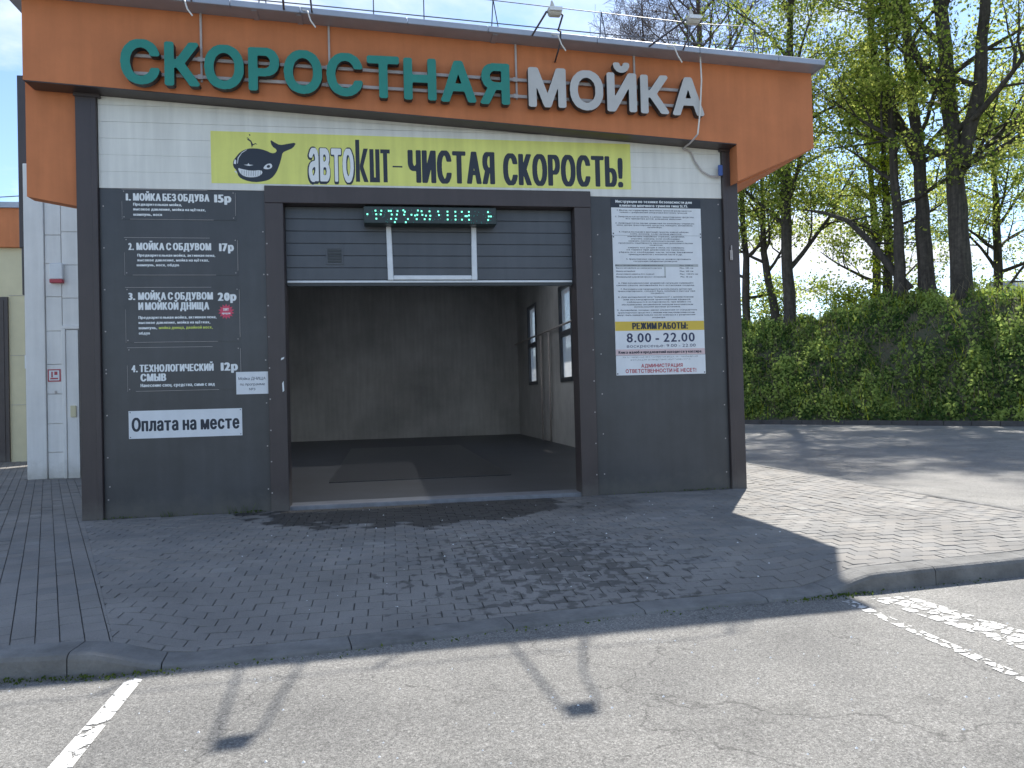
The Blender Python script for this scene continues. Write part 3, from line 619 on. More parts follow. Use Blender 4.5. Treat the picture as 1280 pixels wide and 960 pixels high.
# raised sectional door
dr = MB(); dr.box(2.58, 6.655, .155, .19, 3.09, 4.2); door = dr.build('sectional_door', M['door'], bld)
zs = [3.145, 3.315, 3.485, 3.655, 3.825, 3.995, 4.165]
for a, b in zip(zs, zs[1:]):
    g = MB(); a1 = a+.003; b1 = b-.003; c_ = (a1+b1)/2
    g.prism_y([(2.59, a1), (6.645, a1), (6.645, b1), (2.59, b1)], .140, .156)
    bevel(g.build('door_slat', M['door'], door), .004)
g = MB(); g.box(2.60, 6.63, .125, .192, 3.105, 3.135); bevel(g.build('bottom_rail', M['trim'], door), .004)
g = MB(); g.box(2.60, 6.63, .135, .19, 3.06, 3.104); g.build('rubber_seal', M['ret'], door)
# white hatch frame on the door
g = MB(); g.prism_y([(3.97, 3.137), (4.05, 3.137), (4.03, 3.98), (3.96, 3.98)], .10, .139); g.prism_y([(5.155, 3.137), (5.235, 3.137), (5.235, 3.98), (5.165, 3.98)], .10, .139); g.box(4.052, 5.153, .103, .139, 3.142, 3.205)
bevel(g.build('hatch_frame', M['trim'], door), .008)
g = MB(); g.box(3.13, 3.36, .128, .139, 3.36, 3.38); g.box(3.13, 3.36, .128, .139, 3.58, 3.60); g.box(3.13, 3.15, .128, .139, 3.38, 3.58); g.box(3.34, 3.36, .128, .139, 3.38, 3.58)
vt = g.build('vent_frame', M['door'], door)
g = MB()
for i in range(5): g.box(3.152, 3.338, .130, .1385, 3.388+i*.038, 3.412+i*.038)
g.build('vent_louvre', M['ret'], door)
# wall lamp socket mark inside gate
# ------------------------------------------------------------------ LED display
led = root('led_display', (4.6, -.1, 3.9), 'narrow black running text display with green dots, fixed above the hatch of the raised gate', 'led display')
g = MB(); g.box(3.66, 5.50, -.115, .10, 3.885, 4.125); bevel(g.build('case', M['led'], led), .01)
dots = [(3.71,4.01),(3.82,4.06),(3.9,4.06),(3.83,4.01),(3.89,4.01),(3.83,3.95),(4.0,4.06),(4.03,4.06),(4.04,4.01),(4.03,3.95),(4.08,3.905),(4.12,4.06),(4.11,4.01),(4.1,3.95),(4.2,4.07),(4.22,4.05),(4.21,4.01),(4.26,3.95),(4.23,3.905),(4.31,4.01),(4.36,4.0),(4.39,4.01),(4.4,4.07),(4.45,4.06),(4.38,3.95),(4.46,4.01),(4.51,4.0),(4.49,3.95),(4.56,4.06),(4.57,4.0),(4.56,3.95),(4.68,4.06),(4.69,4.01),(4.81,4.06),(4.81,4.01),(4.81,3.95),(4.92,4.06),(4.92,4.0),(4.92,3.95),(5.01,4.06),(5.11,4.06),(5.06,4.0),(5.08,4.0),(5.11,4.01),(5.01,3.95),(5.11,3.95),(5.38,4.06),(5.39,4.0),(5.42,4.0),(5.38,3.95)]
g = MB()
for x, z in dots: r_ = .0105; g.prism_y([(x-r_, z-r_), (x+r_, z-r_), (x+r_, z+r_), (x-r_, z+r_)], -.119, -.115)
g.build('lit_dot', M['dot'], led, kind='stuff')
g = MB()
for i in range(110):
    x = 3.69+1.78*random.random(); z = 3.90+.2*random.random(); r_ = .0055; g.prism_y([(x-r_, z-r_), (x+r_, z-r_), (x+r_, z+r_), (x-r_, z+r_)], -.118, -.115)
g.build('dim_dot', M['green'], led, kind='stuff')

# ------------------------------------------------------------------ channel letter sign on its steel frame
sign = root('channel_letter_sign', (4.6, -.3, 5.4), 'raised sign СКОРОСТНАЯ МОЙКА in green and silver letters on the orange fascia', 'sign')
def word(s, xa_, xb_, z0f, h, mface, y0=-.46, y1=-.355):
    L_, W = layout(s, .040, .030, 44, .085, .3); sx = (xb_-xa_)/W; sz = h/.75
    for ch, ox, (res, _, _) in L_:
        mb = MB()
        for V, tri, rings in res:
            P_ = [(xa_+(a+ox)*sx, b*sz) for a, b in V]; base = z0f(P_[0][0])
            n = len(P_); k = len(mb.v)
            mb.v += [(x, y0, z+base+.0) for x, z in P_]+[(x, y1, z+base) for x, z in P_]
            for t in tri:
                a, b, c_ = [P_[i] for i in t]
                if (b[0]-a[0])*(c_[1]-a[1])-(b[1]-a[1])*(c_[0]-a[0]) < 0: t = t[::-1]
                mb.f.append(tuple(k+i for i in t)); mb.mi.append(0); mb.f.append(tuple(k+n+i for i in t[::-1])); mb.mi.append(1)
            st = 0
            for r_ in rings:
                for i in range(r_):
                    a, b = st+i, st+(i+1) % r_; mb.f.append((k+b, k+a, k+n+a, k+n+b)); mb.mi.append(1)
                st += r_
        mb.build('letter', [mface, M['ret']], sign)
zf = lambda x: 5.600-.0218*x
word('СКОРОСТНАЯ', .68, 5.68, zf, .535, M['green']); word('МОЙКА', 5.94, 8.50, zf, .52, M['silver'])
for dz in (.155, .385):
    g = MB(); g.slope_box(.75, 8.42, -.352, -.327, zf(.75)+dz-.02, zf(8.42)+dz-.02, zf(.75)+dz+.02, zf(8.42)+dz+.02); g.build('frame_rail', M['frame'], sign)
for x, zl in ((1.63, .10), (3.26, .12), (5.80, .12), (7.52, .3)):
    g = MB(); g.box(x-.013, x+.013, -.326, -.302, zf(x)+zl, zu(x)-.002); g.build('hanger', M['frame'], sign)
g = MB(); g.tube([(8.46, -.47, 6.30), (8.455, -.50, 5.9), (8.42, -.50, 5.45), (8.385, -.47, 5.13)], .011); g.build('hanger', M['cable'], sign)
for x in (3.24, 5.78, 7.52, 1.62):
    for dz in (.155, .385): g = MB(); g.box(x-.03, x+.03, -.358, -.352, zf(x)+dz-.03, zf(x)+dz+.03); g.build('clamp', M['frame'], sign)

# ------------------------------------------------------------------ banner with whale
ban = root('banner', (4.6, 0, 4.42), 'yellow banner with a black whale and the words автокит – ЧИСТАЯ СКОРОСТЬ! above the gate', 'banner')
g = MB(); g.add([(1.66, -.0065, 4.43), (7.53, -.0065, 4.45), (7.53, -.0065, 5.12), (1.66, -.0065, 5.135), (1.66, -.0045, 4.43), (7.53, -.0045, 4.45), (7.53, -.0045, 5.12), (1.66, -.0045, 5.135)], [(0, 1, 2, 3), (0, 4, 5, 1), (1, 5, 6, 2), (2, 6, 7, 3), (3, 7, 4, 0)]); g.build('film', M['yellow'], ban)
def smooth_poly(pts, it=2):
    for _ in range(it):
        q = []
        for i in range(len(pts)):
            a, b = pts[i], pts[(i+1) % len(pts)]; q += [(a[0]*.75+b[0]*.25, a[1]*.75+b[1]*.25), (a[0]*.25+b[0]*.75, a[1]*.25+b[1]*.75)]
        pts = q
    return pts
def flat(mb, pts, y, smo=2):
    p = smooth_poly(pts, smo); ar = sum(p[i][0]*p[(i+1) % len(p)][1]-p[(i+1) % len(p)][0]*p[i][1] for i in range(len(p)))
    if ar < 0: p = p[::-1]
    k = len(mb.v); mb.v += [(x, y, z) for x, z in p]
    for t in tessellate_polygon([[Vector((x, z, 0)) for x, z in p]]):
        a, b, c_ = [p[i] for i in t]
        if (b[0]-a[0])*(c_[1]-a[1])-(b[1]-a[1])*(c_[0]-a[0]) < 0: t = t[::-1]
        mb.f.append(tuple(k+i for i in t)); mb.mi.append(mb.cur)
wh = MB()
flat(wh, [(1.99,4.60),(1.94,4.66),(1.945,4.74),(1.99,4.80),(2.03,4.85),(2.10,4.895),(2.18,4.915),(2.29,4.91),(2.38,4.885),(2.45,4.85),(2.50,4.86),(2.52,4.90),(2.45,4.95),(2.43,5.04),(2.49,5.0),(2.56,4.965),(2.65,4.985),(2.78,5.01),(2.73,4.93),(2.65,4.895),(2.59,4.865),(2.575,4.79),(2.545,4.69),(2.50,4.58),(2.43,4.50),(2.34,4.465),(2.21,4.45),(2.09,4.475),(2.01,4.52)], -.0075, 1)
wh.cur = 1
flat(wh, [(2.00,4.645),(2.06,4.625),(2.18,4.605),(2.31,4.62),(2.325,4.575),(2.27,4.53),(2.18,4.515),(2.09,4.525),(2.03,4.565)], -.0085, 1)
flat(wh, [(2.33,4.645),(2.37,4.70),(2.44,4.715),(2.455,4.665),(2.42,4.635),(2.36,4.63)], -.0085, 1)
flat(wh, [(2.08,4.685),(2.13,4.69),(2.14,4.71),(2.155,4.69),(2.21,4.685),(2.15,4.672)], -.0085, 0)
flat(wh, [(1.965,4.76),(1.985,4.74),(1.98,4.69),(1.95,4.70)], -.0085, 0)
flat(wh, [(1.955,4.60),(1.99,4.56),(1.985,4.60)], -.0085, 0)
flat(wh, [(1.995,4.70),(2.005,4.78),(2.06,4.855),(2.13,4.90),(2.12,4.885),(2.06,4.845),(2.015,4.775),(2.003,4.70)], -.0085, 0)
wh.cur = 0
flat(wh, [(2.375,4.66),(2.39,4.69),(2.42,4.69),(2.425,4.66),(2.40,4.648)], -.0095, 1)
for i in range(9): x = 2.05+i*.03; wh.add([(x, -.0095, 4.535), (x+.004, -.0095, 4.535), (x+.008, -.0095, 4.61), (x+.004, -.0095, 4.61)], [(0, 1, 2, 3)])
flat(wh, [(2.19,4.92),(2.175,5.0),(2.13,5.03),(2.145,5.045),(2.12,5.05),(2.14,5.06),(2.165,5.03),(2.185,5.015),(2.205,4.97),(2.24,4.985),(2.265,4.965),(2.24,4.972),(2.205,4.955)], -.0075, 0)
flat(wh, [(2.155,5.095),(2.17,5.11),(2.175,5.08),(2.162,5.085)], -.0075, 0)
wh.build('whale_emblem', [M['ink'], M['paper']], ban)
g = MB(); g.cur = 0
text(g, 'авто', 2.915, 3.555, 4.478, 4.968, -.0075, .085, .035, 30, .0, cap=.60); g.cur = 1
text(g, 'авто', 2.932, 3.538, 4.492, 4.955, -.0085, .045, .012, 30, .07, cap=.575); g.build('lettering', [M['ink'], M['print']], ban)
g = MB(); rect(g, 3.565, 3.62, 4.485, 5.07, -.0075)
flat(g, [(3.622, 4.72), (3.675, 4.95), (3.735, 4.95), (3.668, 4.70), (3.735, 4.483), (3.675, 4.483), (3.622, 4.66)], -.0075, 0)
flat(g, [(3.755, 4.945), (3.812, 4.945), (3.812, 4.55), (3.835, 4.55), (3.835, 4.945), (3.892, 4.945), (3.892, 4.482), (3.755, 4.482)], -.0075, 0)
flat(g, [(3.905, 4.945), (4.035, 4.945), (4.035, 4.89), (3.998, 4.89), (3.998, 4.485), (3.942, 4.485), (3.942, 4.89), (3.905, 4.89)], -.0075, 0)
rect(g, 4.07, 4.205, 4.697, 4.718, -.0075); g.build('lettering', M['ink'], ban)
def letters(s, xa_, xb_, z0, z1, y, dx, dy, nres, gap, space, mt, par):
    L_, W = layout(s, dx, dy, nres, gap, space); sx = (xb_-xa_)/W
    for ch, ox, (res, g0, g1) in L_:
        g = MB(); text(g, ch, xa_+(ox+g0)*sx, xa_+(ox+g1)*sx, z0, z1, y, dx, dy, nres, gap); g.build('letter', mt, par)
letters('ЧИСТАЯ', 4.28, 5.51, 4.49, 4.945, -.0075, .092, .012, 40, .045, .3, M['ink'], ban); letters('СКОРОСТЬ!', 5.63, 7.41, 4.485, 4.93, -.0075, .092, .012, 40, .045, .3, M['ink'], ban)

# ------------------------------------------------------------------ price boards
def board(name, label, x0, x1, z0, z1, mt, th=.006, cat='price sign', group=None, edge=False, rot=0):
    r_ = root(name, ((x0+x1)/2, 0, z0), label, cat, group)
    g = MB(); g.box(x0, x1, -th, -.0005, z0, z1); g.build('plate', mt, r_)
    if edge:
        g = MB(); e = .004
        rect(g, x0, x1*.75+x0*.25, z1-e, z1, -th-.001); rect(g, x0+.1, x0*.2+x1*.8, z0, z0+e, -th-.001); rect(g, x1-e, x1, z0+.06, z1-.03, -th-.001); rect(g, x0, x0+e*.6, z0, z1*.6+z0*.4, -th-.001)
        for x in (x0+.025, x1-.03):
            for z in (z0+.03, z1-.03): rect(g, x-.006, x+.006, z-.006, z+.006, -th-.002)
        g.build('edge_tape', M['frame'], r_)
    return r_
YP = -.0075
def lines(r_, items, mt, y=YP, **k):
    g = MB()
    for s, a, b, z0, z1 in items: text(g, s, a, b, z0, z1, y, **k)
    return g.build('lettering', mt, r_, kind='stuff')
H = dict(dx=.088, dy=.012, nres=24, gap=.045, space=.2); P_ = dict(dx=.05, dy=.016, nres=11, gap=.055, space=.26)
pg = None
r_ = board('price_board', 'charcoal price board reading 1. МОЙКА БЕЗ ОБДУВА 15р, topmost left of the gate', .53, 1.965, 3.93, 4.33, M['dark'], edge=True)
lines(r_, [('1.', .58, .645, 4.180, 4.275), ('МОЙКА БЕЗ ОБДУВА', .67, 1.63, 4.180, 4.275), ('15р', 1.69, 1.91, 4.172, 4.28)], M['print'], **H)
lines(r_, [('Предварительная мойка,', .67, 1.28, 4.112, 4.148), ('высокое давление, мойка на щётках,', .67, 1.58, 4.048, 4.084), ('шампунь, воск', .67, 1.03, 3.978, 4.014)], M['print'], **P_)
r_ = board('price_board', 'charcoal price board reading 2. МОЙКА С ОБДУВОМ 17р, second from top', .55, 1.98, 3.19, 3.69, M['dark'], edge=True)
lines(r_, [('2.', .60, .67, 3.525, 3.618), ('МОЙКА С ОБДУВОМ', .70, 1.64, 3.525, 3.618), ('17р', 1.74, 1.93, 3.515, 3.622)], M['print'], **H)
lines(r_, [('Предварительная мойка, активная пена,', .71, 1.69, 3.437, 3.472), ('высокое давление, мойка на щётках,', .71, 1.61, 3.373, 3.408), ('шампунь, воск, обдув', .70, 1.23, 3.308, 3.343)], M['print'], **P_)
r_ = board('price_board', 'charcoal price board with red burst reading 3. МОЙКА С ОБДУВОМ И МОЙКОЙ ДНИЩА 20р', .55, 1.99, 2.30, 3.03, M['dark'], edge=True)
lines(r_, [('3.', .59, .675, 2.865, 2.96), ('МОЙКА С ОБДУВОМ', .71, 1.65, 2.865, 2.96), ('И МОЙКОЙ ДНИЩА', .71, 1.60, 2.732, 2.828), ('20р', 1.71, 1.95, 2.848, 2.958)], M['print'], **H)
lines(r_, [('Предварительная мойка, активная пена,', .71, 1.69, 2.612, 2.648), ('высокое давление, мойка на щётках,', .71, 1.61, 2.545, 2.58), ('шампунь,', .71, .94, 2.475, 2.512), ('обдув', .71, .85, 2.405, 2.441)], M['print'], **P_)
lines(r_, [('мойка днища, двойной воск,', .96, 1.64, 2.475, 2.512)], M['lime'], **P_)
g = MB(); pts = []
for i in range(28): a = 2*PI*i/28; q = 1 if i % 2 else .68; pts.append((1.815+.105*q*math.cos(a), 2.70+.105*q*math.sin(a)))
flat(g, pts, YP, 0); g.build('burst', M['pink'], r_); lines(r_, [('ХИТ', 1.775, 1.85, 2.71, 2.745), ('продаж', 1.76, 1.87, 2.665, 2.692)], M['print'], y=YP-.001, **P_)
r_ = board('price_board', 'charcoal price board reading 4. ТЕХНОЛОГИЧЕСКИЙ СМЫВ 12р, lowest of the four', .56, 1.99, 1.655, 2.235, M['dark'], edge=True)
lines(r_, [('4.', .61, .69, 1.912, 2.005), ('ТЕХНОЛОГИЧЕСКИЙ', .71, 1.64, 1.912, 2.005), ('СМЫВ', .72, 1.04, 1.79, 1.885), ('12р', 1.73, 1.95, 1.91, 2.02)], M['print'], **H)
lines(r_, [('Нанесение спец. средства, смыв с авд', .72, 1.65, 1.712, 1.755)], M['print'], **P_)
r_ = board('payment_sign', 'white sign with bold dark words Оплата на месте under the price boards', .565, 1.99, 1.035, 1.40, M['paper'], cat='sign')
letters('Оплата на месте', .60, 1.955, 1.135, 1.305, YP, .06, .016, 36, .05, .3, M['ink'], r_)
g = MB()
for x in (.585, 1.97):
    for z in (1.055, 1.38): rect(g, x-.006, x+.006, z-.006, z+.006, YP)
g.build('screw', M['ink'], r_, kind='stuff')
r_ = board('paper_notice', 'small white paper notice reading Мойка ДНИЩА по программе №3 beside the gate frame', 1.925, 2.338, 1.585, 1.885, M['paper'], th=.012, cat='notice')
lines(r_, [('Мойка ДНИЩА', 1.955, 2.305, 1.775, 1.815), ('по программе', 1.975, 2.295, 1.700, 1.738), ('№3', 2.09, 2.17, 1.635, 1.668)], M['greyprint'], y=-.0135, dx=.012, dy=.006, nres=12, gap=.09, space=.26)

# ------------------------------------------------------------------ instruction board on the right
ib = root('instruction_board', (7.9, 0, 1.72), 'tall white safety instruction board with yellow opening hours strip, right of the gate', 'notice board')
g = MB(); g.box(7.215, 8.595, -.008, -.0005, 3.775, 4.18); g.box(7.22, 8.595, -.008, -.0005, 2.012, 3.771); g.box(7.222, 8.598, -.008, -.0005, 1.722, 2.008); g.build('plate', M['paper'], ib)
g = MB(); rect(g, 7.21, 8.595, 4.181, 4.31, -.006); rect(g, 7.21, 8.595, 4.181, 4.31, -.0055); g = MB(); g.box(7.21, 8.595, -.0075, -.0005, 4.181, 4.312); g.build('header', M['ink'], ib)
YB = -.0095
lines(ib, [('Инструкция по технике безопасности для', 7.28, 8.46, 4.252, 4.292), ('клиентов моечного туннеля типа SL75.', 7.34, 8.40, 4.194, 4.234)], M['print'], y=YB, **P_)
T1 = [('1. Въезд на территорию моечного туннеля разрешается', 7.30, 8.45, 4.133), ('только с разрешения оператора моечного туннеля', 7.34, 8.38, 4.102),
('2. Запрещается оставлять в салоне транспортного средства', 7.27, 8.48, 4.039), ('без присмотра детей, домашних животных.', 7.43, 8.30, 4.009),
('3. Запрещается во время движения по конвейеру открывать', 7.27, 8.49, 3.944), ('окна, двери транспортного средства, покидать автомобиль', 7.29, 8.46, 3.914), ('на конвейере.', 7.76, 7.99, 3.884),
('4. Перед въездом в моечный туннель клиент обязан:', 7.32, 8.40, 3.815), ('снять антенну, если таковая имеется;', 7.49, 8.29, 3.786), ('выключить наружное зеркало, дворники;', 7.45, 8.33, 3.748), ('опустить зеркала, если необходимо;', 7.50, 8.26, 3.714),
('закрыть плотно дополнительные окна;', 7.46, 8.31, 3.682), ('проверить надёжность крепления дополнительных', 7.31, 8.46, 3.651), ('элементов;', 7.78, 7.99, 3.622), ('закрыть все двери и окна; не нажимать', 7.45, 8.32, 3.584), ('на тормоз при движении по туннелю;', 7.43, 8.33, 3.552),
('убрать все свободные части, чехлы, багажники', 7.31, 8.45, 3.516), ('принадлежности с внешней части и др.', 7.46, 8.29, 3.483), ('5. Транспортное средство не должно превышать', 7.42, 8.42, 3.415), ('следующих габаритных размеров:', 7.53, 8.21, 3.383)]
T2 = [('6. При возникновении аварийной ситуации нажимайте', 7.29, 8.45, 3.062), ('сигнал своего автомобиля без остановки подряд.', 7.26, 8.47, 3.028), ('7. Категорически запрещается использовать щётки при', 7.32, 8.42, 2.973), ('транспортировке, следует быть готовым к выезду при', 7.28, 8.47, 2.943), ('его работе.', 7.78, 8.00, 2.912),
('8. Для автомобилей типа "кабриолет" с мягким верхом', 7.28, 8.44, 2.856), ('или нестандартной транспортной крышей', 7.36, 8.39, 2.819), ('соблюдается осторожность при мойке по', 7.41, 8.40, 2.783), ('обслуживанию автомобилей заводом изготовителем', 7.33, 8.43, 2.745), ('использования моечных установок.', 7.52, 8.24, 2.712),
('9. Автомобили, которые имеют отклонения от стандартного', 7.26, 8.49, 2.664), ('транспортного средства с низким или высоким клиренсом', 7.27, 8.45, 2.627), ('могут быть вымыты только после осмотра и с разрешения', 7.26, 8.46, 2.592), ('оператора.', 7.79, 8.00, 2.555)]
g = MB()
for s, a, b, z in T1+T2: text(g, s, a, b, z, z+.021, YB, dx=.03, dy=.012, nres=9, gap=.10, space=.3)
g.build('fine_print', M['greyprint'], ib, kind='stuff')
g = MB(); rect(g, 7.25, 8.53, 3.312, 3.350, -.0085)
rect(g, 8.0, 8.02, 3.15, 3.31, -.0085); g.build('table_bar', M['tablebar'], ib)
g = MB()
for s, a, b, z in [('Масса автомобиля до снаряженного веса', 7.25, 7.98, 3.322), ('Высота автомобиля до наивысшего выступа', 7.26, 7.96, 3.284), ('Ширина автомобиля', 7.26, 7.55, 3.237), ('Допустимая ширина без зеркал', 7.26, 7.84, 3.195), ('Минимальный дорожный просвет автомобиля', 7.26, 8.02, 3.153), ('Max. 2500 кг', 8.24, 8.45, 3.322), ('Max. 205 см', 8.24, 8.45, 3.284), ('Max. 210 см', 8.24, 8.45, 3.237), ('Max. +10/25 см', 8.24, 8.52, 3.195), ('Min. 10 см', 8.25, 8.43, 3.153)]:
    text(g, s, a, b, z, z+.020, YB, dx=.03, dy=.012, nres=9, gap=.10, space=.3)
g.build('fine_print', M['greyprint'], ib, kind='stuff')
g = MB(); rect(g, 7.222, 8.593, 2.372, 2.508, -.009); g.build('yellow_strip', M['gold'], ib)
lines(ib, [('РЕЖИМ РАБОТЫ:', 7.48, 8.34, 2.395, 2.487)], M['ink'], y=-.0105, **H)
lines(ib, [('8.00 - 22.00', 7.39, 8.44, 2.205, 2.340)], M['navy'], y=YB, dx=.022, dy=.016, nres=30, gap=.10, space=.24)
lines(ib, [('воскресенье: 9.00 - 22.00', 7.39, 8.45, 2.125, 2.172)], M['navy'], y=YB, dx=.0, dy=.0, nres=14, gap=.12, space=.26)
g = MB(); rect(g, 7.222, 8.593, 2.014, 2.10, -.009); g.build('pink_strip', M['pinkstrip'], ib)
lines(ib, [('Книга жалоб и предложений находится у кассира.', 7.26, 8.55, 2.038, 2.078)], M['ink'], y=-.0105, **P_)
g = MB()
for s, a, b, z in [('За оставленные без присмотра вещи, за повреждения', 7.32, 8.48, 1.975), ('возникшие вследствие неисправности,', 7.44, 8.37, 1.935)]: text(g, s, a, b, z, z+.021, YB, dx=0, dy=0, nres=9, gap=.10)
g.build('fine_print', M['greyprint'], ib, kind='stuff')
lines(ib, [('АДМИНИСТРАЦИЯ', 7.60, 8.24, 1.832, 1.882), ('ОТВЕТСТВЕННОСТИ НЕ НЕСЕТ!', 7.36, 8.45, 1.755, 1.808)], M['red'], y=YB, dx=.022, dy=.014, nres=14, gap=.09)
g = MB()
for x, z in [(7.235, 3.80), (7.235, 3.75), (8.58, 3.80), (8.58, 3.75), (7.24, 1.745), (8.58, 1.745)]: rect(g, x-.009, x+.009, z-.009, z+.009, YB)
g.build('screw', M['ink'], ib, kind='stuff')

# hanging cable at the right end of the white band
cb = root('hanging_cable', (8.6, -.1, 4.6), 'loose grey cable with blue tape drooping from the roof to the right corner post', 'cable')
g = MB(); g.tube([(8.385, -.46, 5.13), (8.34, -.3, 5.06), (8.30, -.12, 5.04), (8.36, -.04, 5.06), (8.46, -.03, 5.02), (8.52, -.03, 4.88), (8.62, -.03, 4.74), (8.75, -.04, 4.665), (8.90, -.07, 4.65)], .013); g.build('wire', M['frame'], cb, smooth=True)
g = MB(); g.box(8.86, 8.93, -.10, -.068, 4.66, 4.82); bevel(g.build('tape', M['blue'], cb), .01)
sg = root('wall_bracket', (9.03, -.07, 3.45), 'small rusty hinge bracket on the brown right corner post', 'bracket')
g = MB(); g.box(9.01, 9.05, -.085, -.0625, 3.40, 3.55); g.tube([(9.03, -.09, 3.40), (9.03, -.09, 3.62)], .010); bevel(g.build('plate', M['frame'], sg), .004)

# ------------------------------------------------------------------ roof railing and floodlights
rail = root('roof_railing', (4.5, -.2, 6.5), 'thin steel guard rail with slim bent posts running along the front roof edge', 'railing')
def zr(x, y=-.1): return zu(x)+.05
RY = -.57
def rp(x, z): return (3.857+(x-3.857)*.947, RY, 1.45+(z-1.45)*.947)
g = MB(); g.tube([rp(*q) for q in ((-.4, 7.42), (2, 7.32), (3.86, 7.24), (5.56, 7.14), (7.17, 7.05), (8.62, 6.97), (9.35, 6.97), (9.62, 6.92), (9.70, 6.78), (9.68, 6.55))], .0065, 5); g.build('top_rail', M['steel'], rail, smooth=True)
g = MB(); g.tube([rp(*q) for q in ((-.4, 7.06), (1.46, 6.985), (3.13, 6.92), (5.56, 6.81), (7.49, 6.725), (9.75, 6.64))], .008, 5); g.build('lower_rail', M['steel'], rail)
for x, inv in ((.6, 0), (2.35, 1), (3.86, 0), (4.56, 0), (5.55, 1), (7.15, 1), (8.5, 0), (9.55, 1)):
    zt = 7.24-.054*(x-3.86) if x < 9.3 else 6.92
    g = MB(); a_ = rp(x-.03*inv, 0); t_ = rp(x, zt); zf_ = zu(a_[0])+.06
    g.tube([(a_[0], RY, zf_), t_], .008, 5)
    if inv: c_ = rp(x+.07, 0); g.tube([(c_[0], RY, zf_), (t_[0]+.004, RY, t_[2])], .008, 5)
    g.build('post', M['steel'], rail)
def flood(x, label, xl, xr_, yh=-2.05, zh=5.98, hook=True):
    r_ = root('floodlight', (x, -.4, zh), label, 'floodlight', 'floodlights on arms over the sign')
    zt = zu(xl)
    g = MB(); g.tube([(xl, -.42, zu(xl)+.06), (x-.10, yh, zh-.02)], .014, 6); g.build('arm', M['steel'], r_)
    g = MB(); g.tube(([(xr_, -.315, zu(xr_)-.2), (xr_, -.64, zu(xr_)-.1), (xr_, -.70, zu(xr_)+.05)] if hook else [(xr_, -.45, zu(xr_)+.06)])+[ (x+.17, -1.5, zh+.04), (x+.12, yh+.1, zh), (x+.06, yh, zh-.01)], .012, 6); g.build('arm', M['steel'], r_, smooth=True)
    g = MB(); a, b, c_ = x, yh, zh
    g.add([(a-.07, b-.04, c_-.06), (a+.07, b-.04, c_-.06), (a+.07, b+.04, c_-.07), (a-.07, b+.04, c_-.07), (a-.09, b-.07, c_+.02), (a+.09, b-.07, c_+.02), (a+.09, b+.06, c_+.03), (a-.09, b+.06, c_+.03)], [(0, 3, 2, 1), (4, 5, 6, 7), (0, 1, 5, 4), (1, 2, 6, 5), (2, 3, 7, 6), (3, 0, 4, 7)])
    bevel(g.build('housing', M['beige'], r_), .015)
    g = MB(); g.tube([(a-.03, b-.01, c_+.02), (a-.03, b-.01, c_+.07), (a-.035, b-.01, c_+.11)], [.04, .022, .010], 8); g.build('cap', M['beige'], r_)
    g = MB(); g.box(a-.075, a+.075, b-.082, b-.060, c_-.030, c_+.012); g.build('lens', M['paper'], r_)
    g = MB(); q = [(a+.10, -1.0, 6.1), (a+.14, -.95, 6.0), (a+.22, -.85, 5.86), (a+.28, -.8, 5.86)]
    g.tube([(xl+.25, -.60, zu(x)+.04), (xl+.32, -.70, zu(x)-.02), (xl+.36, -.73, zu(x)-.16), (xl+.42, -.72, zu(x)-.24)], .010, 5); g.build('cable', M['cable'], r_)
flood(5.96, 'floodlight on bent arms over the joint between the green and silver words', 6.0, 6.36)
flood(7.68, 'rightmost floodlight on a long slanting arm above the letter К of the silver word', 7.66, 8.2, hook=False)
flood(1.55, 'leftmost floodlight above the first green letter, mostly over the top of the picture', 1.2, 1.56, zh=6.25, hook=False)
flood(2.95, 'floodlight above the second green letter О, only its cable loop in the picture', 2.7, 3.06, zh=6.25, hook=False)

# ------------------------------------------------------------------ white annex and its fittings
an = root('white_annex', (-2, 6.65, 0), 'white panelled side wing set back to the left of the car wash front', 'building')
g = MB(); g.box(-3.42, -.002, 6.70, 14, -.2, 6.6); g.build('wall', M['greywall'], an)
xs_ = [(-3.44, -3.06, .05), (-3.03, -2.70, .0), (-2.67, -.01, .01)]
g = MB(); g.box(-3.44, -3.06, 6.63, 6.699, 0, 6.6); bevel(g.build('pilaster', M['greywall'], an), .01)
z = 0; hs = [.55, .6, .62, .62, .7, .72, .7, .6, .7, .7]
for h in hs:
    g = MB(); g.box(-3.05, -2.74, 6.665, 6.699, z+.006, z+h-.006); bevel(g.build('wall_panel', M['greywall'], an), .006); z += h
z = 3.16
for h in (.62, .7, .7, .7, .7):
    g = MB(); g.box(-2.73, -.05, 6.668, 6.699, z+.006, z+h-.006); bevel(g.build('wall_panel', M['greywall'], an), .006); z += h
g = MB(); g.box(-2.735, -2.66, 6.60, 6.664, 0, 3.12); g.box(-2.735, -1.2, 6.60, 6.664, 3.121, 3.2); bevel(g.build('door_casing', M['greywall'], an), .01)
g = MB(); g.box(-2.655, -2.42, 6.62, 6.664, 0, 3.11); bevel(g.build('side_panel', M['greywall'], an), .006)
g = MB(); g.box(-2.41, -1.3, 6.65, 6.69, .02, 3.05); d_ = g.build('door', M['glassdark'], an)
g = MB(); g.box(-3.68, -3.50, 7.0, 7.4, 4.9, 8.6); g.box(-3.64, -3.52, 7.0, 7.2, 3.9, 4.9);  # boxed stand-in for a dark strip of unidentified nature
dp = root('brown_upright', (-3.6, 7.1, 4.0), 'dark brown boxed downpipe beside the white annex corner', 'downpipe'); bevel(g.build('pipe_box', M['brown'], dp), .01)
al = root('alarm_box', (-2.8, 6.64, 4.0), 'white alarm siren box with a red base high on the annex wall', 'alarm box')
